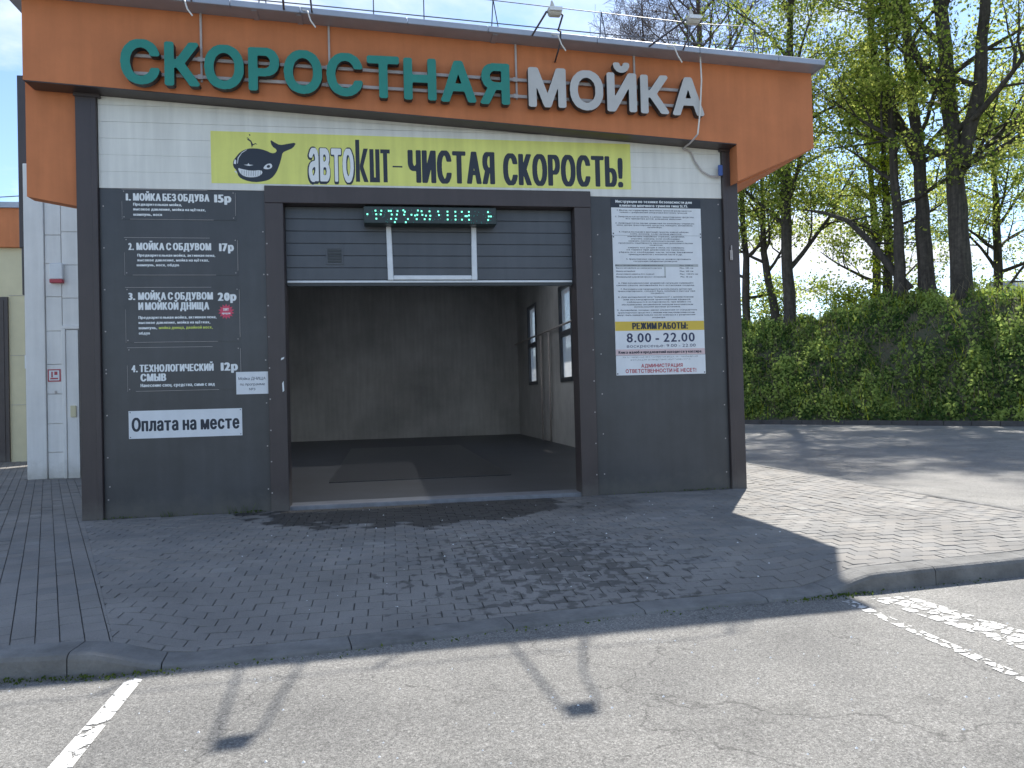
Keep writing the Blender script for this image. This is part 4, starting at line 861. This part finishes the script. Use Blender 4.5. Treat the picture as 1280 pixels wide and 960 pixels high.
g = MB(); g.box(-2.93, -2.68, 6.56, 6.664, 4.17, 4.50); bevel(g.build('housing', M['paper'], al), .012); g = MB(); g.box(-2.93, -2.68, 6.55, 6.664, 4.09, 4.168); bevel(g.build('strobe', M['red'], al), .008)
ns = root('no_smoking_sign', (-2.9, 6.66, 2.0), 'small square white sign with red border and pictogram on the annex wall', 'sign')
g = MB(); g.box(-3.03, -2.78, 6.655, 6.664, 2.03, 2.29); g.build('plate', M['red'], ns); g = MB(); rect(g, -3.005, -2.805, 2.055, 2.265, 6.653); g.build('face', M['paper'], ns)
g = MB(); rect(g, -2.98, -2.83, 2.08, 2.11, 6.651); rect(g, -2.96, -2.93, 2.12, 2.24, 6.651); rect(g, -2.90, -2.84, 2.17, 2.24, 6.651); g.build('pictogram', M['red'], ns)
lk = root('wall_socket', (-2.88, 6.64, 1.78), 'tiny dark keyhole plate below the red sign on the annex wall', 'wall plate'); g = MB(); g.box(-2.90, -2.86, 6.65, 6.664, 1.78, 1.84); g.build('plate', M['frame'], lk)
kp = root('intercom', (-2.5, 6.6, 1.3), 'cream entry intercom beside the narrow annex door', 'intercom'); g = MB(); g.box(-2.58, -2.47, 6.585, 6.619, 1.28, 1.52); bevel(g.build('case', M['yellow_wall'], kp), .008)

# cream building further back on the left
cb2 = root('cream_building', (-8, 13, 0), 'cream rendered building with an orange roof band, far left behind the annex', 'building')
g = MB(); g.box(-12, -4.5, 13.0, 22, -.2, 6.06); g.build('wall', M['yellow_wall'], cb2)
g = MB(); g.box(-12.2, -4.4, 12.85, 22, 6.062, 7.16); g.build('fascia', M['orange'], cb2); g = MB(); g.box(-12.25, -4.35, 12.78, 22, 7.163, 7.32); g.build('flashing', M['flash'], cb2)
g = MB(); g.box(-10.5, -6.52, 12.93, 12.999, -.1, 4.66); cbd = g.build('gate', M['brown'], cb2)
for i in range(8): g = MB(); g.box(-10.4, -6.62, 12.915, 12.929, .03+.57*i, .58+.57*i); g.build('gate_slat', M['brown'], cbd)
g = MB()
for x in (-6.1, -5.5): g.box(x, x+.012, 12.985, 12.999, 0, 6.05)
for z in (1.6, 3.0, 4.7): g.box(-6.5, -4.6, 12.985, 12.999, z, z+.012)
g.build('joint', M['frame'], cb2)
sb = root('junction_box', (-5.9, 12.95, 2.9), 'small white junction box on the cream wall at the far left', 'junction box'); g = MB(); g.box(-6.08, -5.72, 12.88, 12.98, 2.62, 3.0); bevel(g.build('case', M['paper'], sb), .01)
g = MB()
for k in range(2): g.tube([(-40, 30+k, 9.6+.5*k), (-20, 24+k, 9.4+.5*k), (-4, 20+k, 9.5+.55*k)], .02, 4)
wr = g.build('overhead_wire', M['steel']); tag(wr, 'two thin overhead wires crossing the sky at the far left above the cream building', 'wires')
g = MB()
for k in range(3): x0, y0 = bk(0, 35); x1, y1 = bk(60, 35); g.tube([(x0, y0, 12.9+k*1.1), ((x0+x1)/2, (y0+y1)/2, 12.2+k*1.1), (x1, y1, 13+k*1.1)], .03, 4)
wr = g.build('overhead_wire', M['steel']); tag(wr, 'thin power lines in the sky right of the thickest tree trunk', 'wires')
# distant block beyond the trees
db = root('distant_building', (74, 55, 5), 'pale grey flat roofed block with roof housings, far off at the right behind the bank', 'building')
def obox(mb, u0, u1, d0, d1, z0, z1):
    c_ = [bk(u0, d0), bk(u1, d0), bk(u1, d1), bk(u0, d1)]
    mb.add([(*p, z0) for p in c_]+[(*p, z1) for p in c_], [(0, 3, 2, 1), (4, 5, 6, 7), (0, 1, 5, 4), (1, 2, 6, 5), (2, 3, 7, 6), (3, 0, 4, 7)])
g = MB(); obox(g, -14, 30, 60, 75, 4, 11.3); g.build('wall', M['distant'], db)
g = MB(); obox(g, -6.5, -3.8, 60.5, 66, 11.3, 12.4); obox(g, -14.5, -12.6, 61, 66, 11.3, 11.9); g.build('roof_housing', M['distant'], db)
for i in range(14): g = MB(); obox(g, -13+i*3, -11.4+i*3, 59.93, 60.0, 8.2, 9.8); g.build('window', M['glassdark'], db)

# ------------------------------------------------------------------ trees
def grow(mb, leaves, p, d, r, ln, lvl, maxl, bare, wob=.28):
    n = 5 if lvl == 1 else 4; pts = [Vector(p)]; dd = Vector(d).normalized(); rr_ = [r]
    for i in range(n):
        dd = (dd+Vector((random.gauss(0, wob), random.gauss(0, wob), random.gauss(.07, wob*.7)))*.55).normalized()
        pts.append(pts[-1]+dd*ln/n); rr_.append(max(r*(1-.82*(i+1)/n), .010))
    mb.tube(pts, rr_, 6 if lvl == 1 else (4 if lvl == 2 else 3), cap=False)
    if lvl >= maxl or ln < .5:
        for q in pts[1:]: leaves.append((q, lvl))
        return
    k = {1: 7, 2: 5, 3: 3}[lvl]+(1 if bare else 0)
    for i in range(k):
        t = .25+.75*(i+random.random())/k; f_ = t*n; j = min(n-1, int(f_)); q = pts[j].lerp(pts[j+1], f_-j)
        ax = (pts[j+1]-pts[j]).normalized(); o_ = Vector((random.gauss(0, 1), random.gauss(0, 1), random.gauss(.15, .7))); o_ = (o_-ax*o_.dot(ax)).normalized()
        grow(mb, leaves, q, ax*.75+o_*random.uniform(.6, 1.1), rr_[j]*.55, ln*random.uniform(.42, .62), lvl+1, maxl, bare, wob)
    if lvl > 1:
        for q in pts[2:]: leaves.append((q, lvl))
def tree(label, base, path, nl, lmin, lmax, zlo, zhi, bark='bark', leafn=8, lsize=.185, spread=.38, bare=False, stems=(), limbs=(), maxl=3, group='trees on the embankment', lm='leaf', name='deciduous_tree', lean=(0, 0, 0)):
    r_ = root(name, base, label, 'tree', group); mb = MB(); lv = []
    b = Vector(base)
    def stem(pts, n_l, flare=True):
        P2 = [Vector(q[:3]) for q in pts]; R2 = [q[3] for q in pts]
        PP, RQ = [], []
        for i in range(len(P2)-1):
            for k in range(4):
                t = k/4; jit = Vector((random.gauss(0, .03), random.gauss(0, .03), 0))*(1 if i+k else 0); PP.append(P2[i].lerp(P2[i+1], t)+jit); RQ.append((R2[i]*(1-t)+R2[i+1]*t)*random.uniform(.95, 1.05))
        PP.append(P2[-1]); RQ.append(R2[-1])
        if flare: PP.insert(0, PP[0]-Vector((0, 0, .5))); RQ.insert(0, RQ[0]*1.5); RQ[1] *= 1.22
        mb.tube(PP, RQ, 10, cap=False)
        for i in range(n_l):
            hh = zlo+(zhi-zlo)*(i+random.random())/n_l
            j = min(range(len(PP)-1), key=lambda q: abs(PP[q].z-b.z-hh)); q = PP[j]; az = i*2.4+random.uniform(-.5, .5); el = random.uniform(.15, .8)+.5*(hh-zlo)/(zhi-zlo)
            ln = (lmax+(lmin-lmax)*((hh-zlo)/(zhi-zlo))**1.3)*random.uniform(.75, 1.15)
            grow(mb, lv, q, Vector((math.cos(az)*math.cos(el), math.sin(az)*math.cos(el), math.sin(el)))+Vector(lean), min(RQ[j]*.5, .035*ln+.02), ln, 1, maxl, bare)
        lv.append((PP[-1], 2)); grow(mb, lv, PP[-1], (0, 0, 1), RQ[-1], lmin, 1, maxl, bare)
    stem([(b.x+x, b.y+y, b.z+z, r) for x, y, z, r in path], nl)
    for st in stems: stem([(b.x+x, b.y+y, b.z+z, r) for x, y, z, r in st[0]], st[1], False)
    for lb in limbs:
        P2 = [Vector((b.x+x, b.y+y, b.z+z)) for x, y, z, r in lb]; mb.tube(P2, [q[3] for q in lb], 7, cap=False)
        for i in range(2, len(P2)):
            for _ in range(2):
                grow(mb, lv, P2[i], Vector((random.gauss(0, 1), random.gauss(0, 1), random.gauss(.4, .6))), lb[i][3]*.5, 2.2, 2, maxl, bare)
    mb.build('trunk', M[bark], r_, smooth=True)
    if leafn:
        C = np.array([tuple(q) for q, l_ in lv]); n_ = len(C)
        keep = rng.random(n_) < .85; C = C[keep]; tn = np.repeat(rng.uniform(-.25, .3, len(C)), leafn); C = np.repeat(C, leafn, 0)+rng.normal(size=(len(C)*leafn, 3))*spread*np.repeat(rng.uniform(.5, 1.2, len(C)), leafn)[:, None]*np.array([1, 1, .7])
        quads('crown', leaf_quads(C, lsize, 0, .7), M[lm], r_, tone=tn)
    return r_
# direction to screen-right on the bank is roughly +tv; heights are metres above the plateau
def at(u, d): x, y = bk(u, d); return (x, y, bz(u, d)-.15)
tx_, ty_ = tv
def off(u, d=0): return (tx_*u+nv_[0]*d, ty_*u+nv_[1]*d)
def pth(*q): return [(*off(u, d), z, r) for u, d, z, r in q]
tree('tallest thick trunked tree with forked right stem, standing rightmost on the bank', at(7.4, 8), pth((0, 0, 0, .54), (-.15, 0, 5, .45), (-.3, 0, 10, .36), (-.6, 0, 16, .28), (-.7, 0, 22, .24), (-.4, 0, 29, .1)), 21, 3.4, 8, 6, 28.5,
     stems=[(pth((.1, 0, 7.0, .36), (1.1, -.2, 10.5, .30), (1.5, -.2, 15, .22), (2.3, 0, 20, .1)), 7)])
tree('dark tree with thick trunk forking left, just left of the thickest trunk', at(5.6, 8.6), pth((0, 0, 0, .44), (-.15, 0, 4, .36), (-.2, 0, 7.5, .28), (-.5, 0, 12, .24), (-.7, 0, 18, .2), (-.7, 0, 27, .1)), 15, 3.2, 7, 6, 26,
     stems=[(pth((-.2, 0, 7.3, .30), (-1.3, 0, 10, .25), (-2.2, 0, 13, .2), (-2.8, 0, 20, .08)), 8)])
tree('slender dark tree with a long limb arching to the left over the bank', at(4.5, 7.8), pth((0, 0, 0, .30), (.05, 0, 4, .25), (-.1, 0, 9, .19), (-.2, 0, 14, .08)), 8, 2, 4.5, 5, 14,
     limbs=[pth((.4, .3, .9, .22), (-.5, .1, 2.2, .19), (-1.4, 0, 3.6, .17), (-2.5, 0, 4.9, .13), (-3.8, 0, 5.6, .09), (-5.0, 0, 6.0, .05))])
tree('straight grey trunked tree standing left on the bank beside the roof end', at(-1.7, 8.2), pth((0, 0, 0, .38), (-.1, 0, 5, .31), (0, 0, 10, .26), (.5, 0, 16, .2), (.7, 0, 26, .08)), 16, 3, 7, 4, 25, lm='leaf')
tree('thin leaning tree with a crooked dark stem behind the grey trunk', at(-3.1, 9.5), pth((0, 0, 0, .28), (-.5, 0, 2.5, .24), (-.9, 0, 5, .2), (-.8, 0, 12, .08)), 9, 2, 4.5, 3, 11)
tree('young leafy tree nearest the car wash wall', at(-5.0, 9), pth((0, 0, 0, .26), (.1, 0, 5, .2), (-.2, 0, 12, .08)), 10, 2, 5, 2, 12)
tree('narrow ivy covered yellow green tree between the grey trunk and the arching limb', at(2.3, 12), pth((0, 0, 0, .3), (.1, 0, 5, .24), (0, 0, 12, .08)), 30, .7, 1.3, .6, 11.5, leafn=4, lsize=.19, spread=.42, lm='leaf2', maxl=2)
tree('leafy tree filling the gap behind the bank centre', at(-.5, 17), pth((0, 0, 0, .3), (.2, 0, 6, .24), (-.2, 0, 15, .08)), 17, 2, 5.5, 1.5, 15)
tree('far leafy tree seen low between the grey trunk and the thick trunks', at(4.5, 24), pth((0, 0, 0, .3), (.1, 0, 6, .24), (0, 0, 13, .08)), 16, 2, 5.5, 1.5, 13)
tree('light crowned tree whose branches reach in from the right edge of the picture', at(21, 9), pth((0, 0, 0, .4), (-.2, 0, 9, .3), (0, 0, 27, .1)), 17, 3, 7.5, 5.5, 26)
tree('bare twiggy tree behind the roof, right of the railing middle', at(-9.6, 12), pth((0, 0, 0, .42), (.1, 0, 10, .34), (-.1, 0, 18, .24), (-.2, 0, 27, .08)), 26, 4.0, 8.5, 13, 26.5, bark='bark2', leafn=0, bare=True, maxl=4)
tree('second bare tree with purple grey twigs behind the roof, further left', at(-15, 13), pth((0, 0, 0, .3), (.1, 0, 11, .24), (-.3, 0, 25, .05)), 16, 2.5, 6, 14, 24.5, bark='bark2', leafn=0, bare=True, maxl=4)
def shrub(label, base, rad, hgt, n, lm='leaf'):
    r_ = root('shrub', base, label, 'shrub', 'shrubs along the top of the bank'); mb = MB(); b = Vector(base); ends = []
    for i in range(9):
        az = i*2.4; e = b+Vector((math.cos(az)*rad*random.uniform(.3, .9), math.sin(az)*rad*random.uniform(.3, .9), hgt*random.uniform(.55, 1))); m_ = b.lerp(e, .5)+Vector((0, 0, .15*hgt)); mb.tube([b-Vector((0, 0, .2)), m_, e], [.05, .03, .012], 4, cap=False); ends += [m_, e, m_.lerp(e, .5), b.lerp(m_, .6)]
    mb.build('stems', M['bark'], r_)
    C = np.array([tuple(q) for q in ends]); C = np.repeat(C, n//len(C), 0); C = C+rng.normal(size=C.shape)*rad*.3
    quads('foliage', leaf_quads(C, .17, 0, .7), M[lm], r_)
shrub('leafy shrub on the bank crest nearest the car wash wall', at(-4.2, 10.5), 1.9, 3.4, 2600); shrub('round green shrub behind the straight grey trunk', at(-.5, 12), 1.8, 2.4, 1900)
shrub('low pale shrub between the grey trunk and the ivy tree', at(1.2, 11), 1.4, 1.3, 1100, 'leaf2'); shrub('low green shrub beside the slender arching tree', at(3.6, 12.5), 1.5, 1.6, 1200)
shrub('small shrub behind the thick trunks', at(6.6, 13), 1.3, 1.4, 900)

# ------------------------------------------------------------------ ground cover on the bank
def bzv(u, d):
    t = np.clip(d/7, 0, 1); s_ = t*t*(3-2*t); z = np.where(d < 7, -.05+(5.25+.035*u)*(t*.72+.28*s_), 5.2+.035*u+(d-7)*.03)
    return z+(.26*np.sin(u*.55+d*.7)+.20*np.sin(u*1.37-d*.9+2)+.13*np.sin(u*2.9+d*2.1))*np.minimum(1, d/1.5)
def herbs(n_pl, leaves, rr_, hh, size, tone0, name, label, seed_bias=0):
    u = rng.uniform(-13, 25, n_pl); d = rng.uniform(.15, 9.5, n_pl)
    cl = np.sin(u*1.9+1.2*np.sin(d*1.7)+seed_bias)*np.sin(d*2.3+1.5*np.sin(u*1.1))+.6*np.sin(u*4.3+d*3.1)*np.sin(d*5.1-u*2.7)
    bare_ = np.exp(-((u-6.6)**2/7+(d-5.0)**2/3.5))+.8*np.exp(-((u-9.5)**2/3+(d-6.6)**2/1.5))
    keep = rng.random(n_pl) < np.clip(.66+.45*cl, .22, 1)*(1-.85*np.clip(bare_, 0, 1)); u, d, cl = u[keep], d[keep], cl[keep]; m = len(u)
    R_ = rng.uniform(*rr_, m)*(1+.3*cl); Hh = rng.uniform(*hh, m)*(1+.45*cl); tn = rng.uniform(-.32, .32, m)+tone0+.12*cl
    u = np.repeat(u, leaves); d = np.repeat(d, leaves); rd = rng.random(m*leaves)**.5*np.repeat(R_, leaves); az = rng.uniform(0, 2*PI, m*leaves); u2 = u+rd*np.cos(az); d2 = d+rd*np.sin(az)
    up = np.repeat(Hh, leaves)*rng.random(m*leaves)*(1-.5*rd/np.repeat(R_, leaves))
    C = np.stack([A0[0]+tv[0]*u2+nv_[0]*d2, A0[1]+tv[1]*u2+nv_[1]*d2, bzv(u2, d2)+up+.02], 1)
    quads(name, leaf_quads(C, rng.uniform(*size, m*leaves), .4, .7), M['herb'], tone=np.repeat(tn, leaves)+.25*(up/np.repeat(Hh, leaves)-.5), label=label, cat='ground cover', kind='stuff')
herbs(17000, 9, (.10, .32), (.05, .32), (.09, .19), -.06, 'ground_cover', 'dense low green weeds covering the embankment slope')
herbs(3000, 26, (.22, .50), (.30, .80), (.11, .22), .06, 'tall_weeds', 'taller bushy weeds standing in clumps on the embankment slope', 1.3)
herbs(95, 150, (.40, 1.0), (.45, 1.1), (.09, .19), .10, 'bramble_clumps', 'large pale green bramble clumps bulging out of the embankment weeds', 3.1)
n_ = 9000; u = rng.uniform(-12, 24, n_); d = np.concatenate([rng.uniform(6, 11, n_*3//4), rng.uniform(.1, 6, n_-n_*3//4)]); cl = np.sin(u*2.3)*np.sin(d*1.9+u); keep = rng.random(n_) < np.clip(.5+.5*cl, .1, 1); u, d = u[keep], d[keep]; n_ = len(u)
B = np.stack([A0[0]+tv[0]*u+nv_[0]*d, A0[1]+tv[1]*u+nv_[1]*d, bzv(u, d)-.03], 1); h = rng.uniform(.25, .75, n_)[:, None]; dr_ = rng.normal(size=(n_, 3))*.22; dr_[:, 2] = 1
sd = rng.normal(size=(n_, 3)); sd[:, 2] = 0; sd /= np.linalg.norm(sd, axis=1)[:, None]; wv = .022
V = np.stack([B-sd*wv, B+sd*wv, B+dr_*h+sd*wv*.25, B+dr_*h-sd*wv*.25], 1)
quads('tall_grass', V, M['leaf2'], label='tall thin grass stalks along the crest of the embankment', cat='grass', kind='stuff')
n_ = 2600; u = rng.uniform(-12, 24, n_); d = rng.uniform(.5, 9, n_)
B = np.stack([A0[0]+tv[0]*u+nv_[0]*d, A0[1]+tv[1]*u+nv_[1]*d, bzv(u, d)], 1); h = rng.uniform(.3, 1.1, n_)[:, None]; dr_ = rng.normal(size=(n_, 3))*.5; dr_[:, 2] = 1
sd = rng.normal(size=(n_, 3)); sd[:, 2] = 0; sd /= np.linalg.norm(sd, axis=1)[:, None]
quads('dry_stalks', np.stack([B-sd*.012, B+sd*.012, B+dr_*h+sd*.006, B+dr_*h-sd*.006], 1), M['straw'], label='thin dry stalks and dead twigs sticking out of the embankment weeds', cat='twigs', kind='stuff')
# weeds at the wall foot and litter
def tuft(cx, cy, n, h, sp, name='weed_tuft', lab=None):
    B = np.stack([cx+rng.normal(0, sp, n), cy+rng.normal(0, sp*.25, n)-.02, np.full(n, hz(cx, cy)-.01)], 1); dr_ = rng.normal(size=(n, 3))*.45; dr_[:, 1] -= .2; dr_[:, 2] = 1; hh = rng.uniform(.3, 1, n)[:, None]*h
    sd = rng.normal(size=(n, 3)); sd[:, 2] = 0; sd /= np.linalg.norm(sd, axis=1)[:, None]; V = np.stack([B-sd*.003, B+sd*.003, B+dr_*hh+sd*.0012, B+dr_*hh-sd*.0012], 1)
    return quads(name, V, M['weed'], label=lab, cat='weed')
tuft(1.95, -.05, 34, .15, .09, lab='green weed tuft at the charcoal wall foot, right of the other tuft'); tuft(1.05, -.04, 20, .10, .06, lab='smaller weed tuft at the charcoal wall foot under the payment sign')
n_ = 900; x = rng.uniform(.0, 8.9, n_); x = x[(x < 2.3) | (x > 6.95)]; x = x[rng.random(len(x)) < np.clip(.3+.7*np.sin(x*5)*np.sin(x*2.1), .06, 1)]
C = np.stack([x, -.035-np.abs(rng.normal(0, .015, len(x))), .006+.02*rng.random(len(x))], 1); quads('moss', leaf_quads(C, .028, .4), M['weed'], label='sparse moss and tiny weeds in the joint along the wall foot', cat='moss', kind='stuff')
n_ = 2600; x = rng.uniform(-1, 8.8, n_); x = x[rng.random(n_) < np.where(x < 2.6, .9, np.where((x > 7) & (x < 7.6), 1, .12))]
C = np.stack([x, np.array([yk(v) for v in x])-.012-np.abs(rng.normal(0, .035, len(x))), RZ+.004+.02*rng.random(len(x))], 1); quads('kerb_weeds', leaf_quads(C, .022, .3), M['weed'], label='low green weeds and grit growing in the gutter along the front kerb', cat='weeds', kind='stuff')
# small pale pebbles and litter specks on the pavement and road
g = MB()
for _ in range(70):
    x, y = random.uniform(2.5, 8), random.uniform(-5, -.3); s_ = random.uniform(.004, .010); z = hz(x, y)
    g.add([(x-s_, y-s_, z), (x+s_, y-s_*.6, z), (x+s_*.8, y+s_, z), (x-s_*.7, y+s_*.8, z), (x, y, z+s_)], [(0, 1, 4), (1, 2, 4), (2, 3, 4), (3, 0, 4)])
for _ in range(150):
    x, y = random.uniform(1.5, 8.6), random.uniform(-8.3, -5.9); s_ = random.uniform(.003, .008); z = RZ
    g.add([(x-s_, y-s_, z), (x+s_, y-s_*.6, z), (x+s_*.8, y+s_, z), (x-s_*.7, y+s_*.8, z), (x, y, z+s_)], [(0, 1, 4), (1, 2, 4), (2, 3, 4), (3, 0, 4)])
o = g.build('grit', M['print']); tag(o, 'pale grit and crumbs scattered over the paving and asphalt', 'grit', kind='stuff')
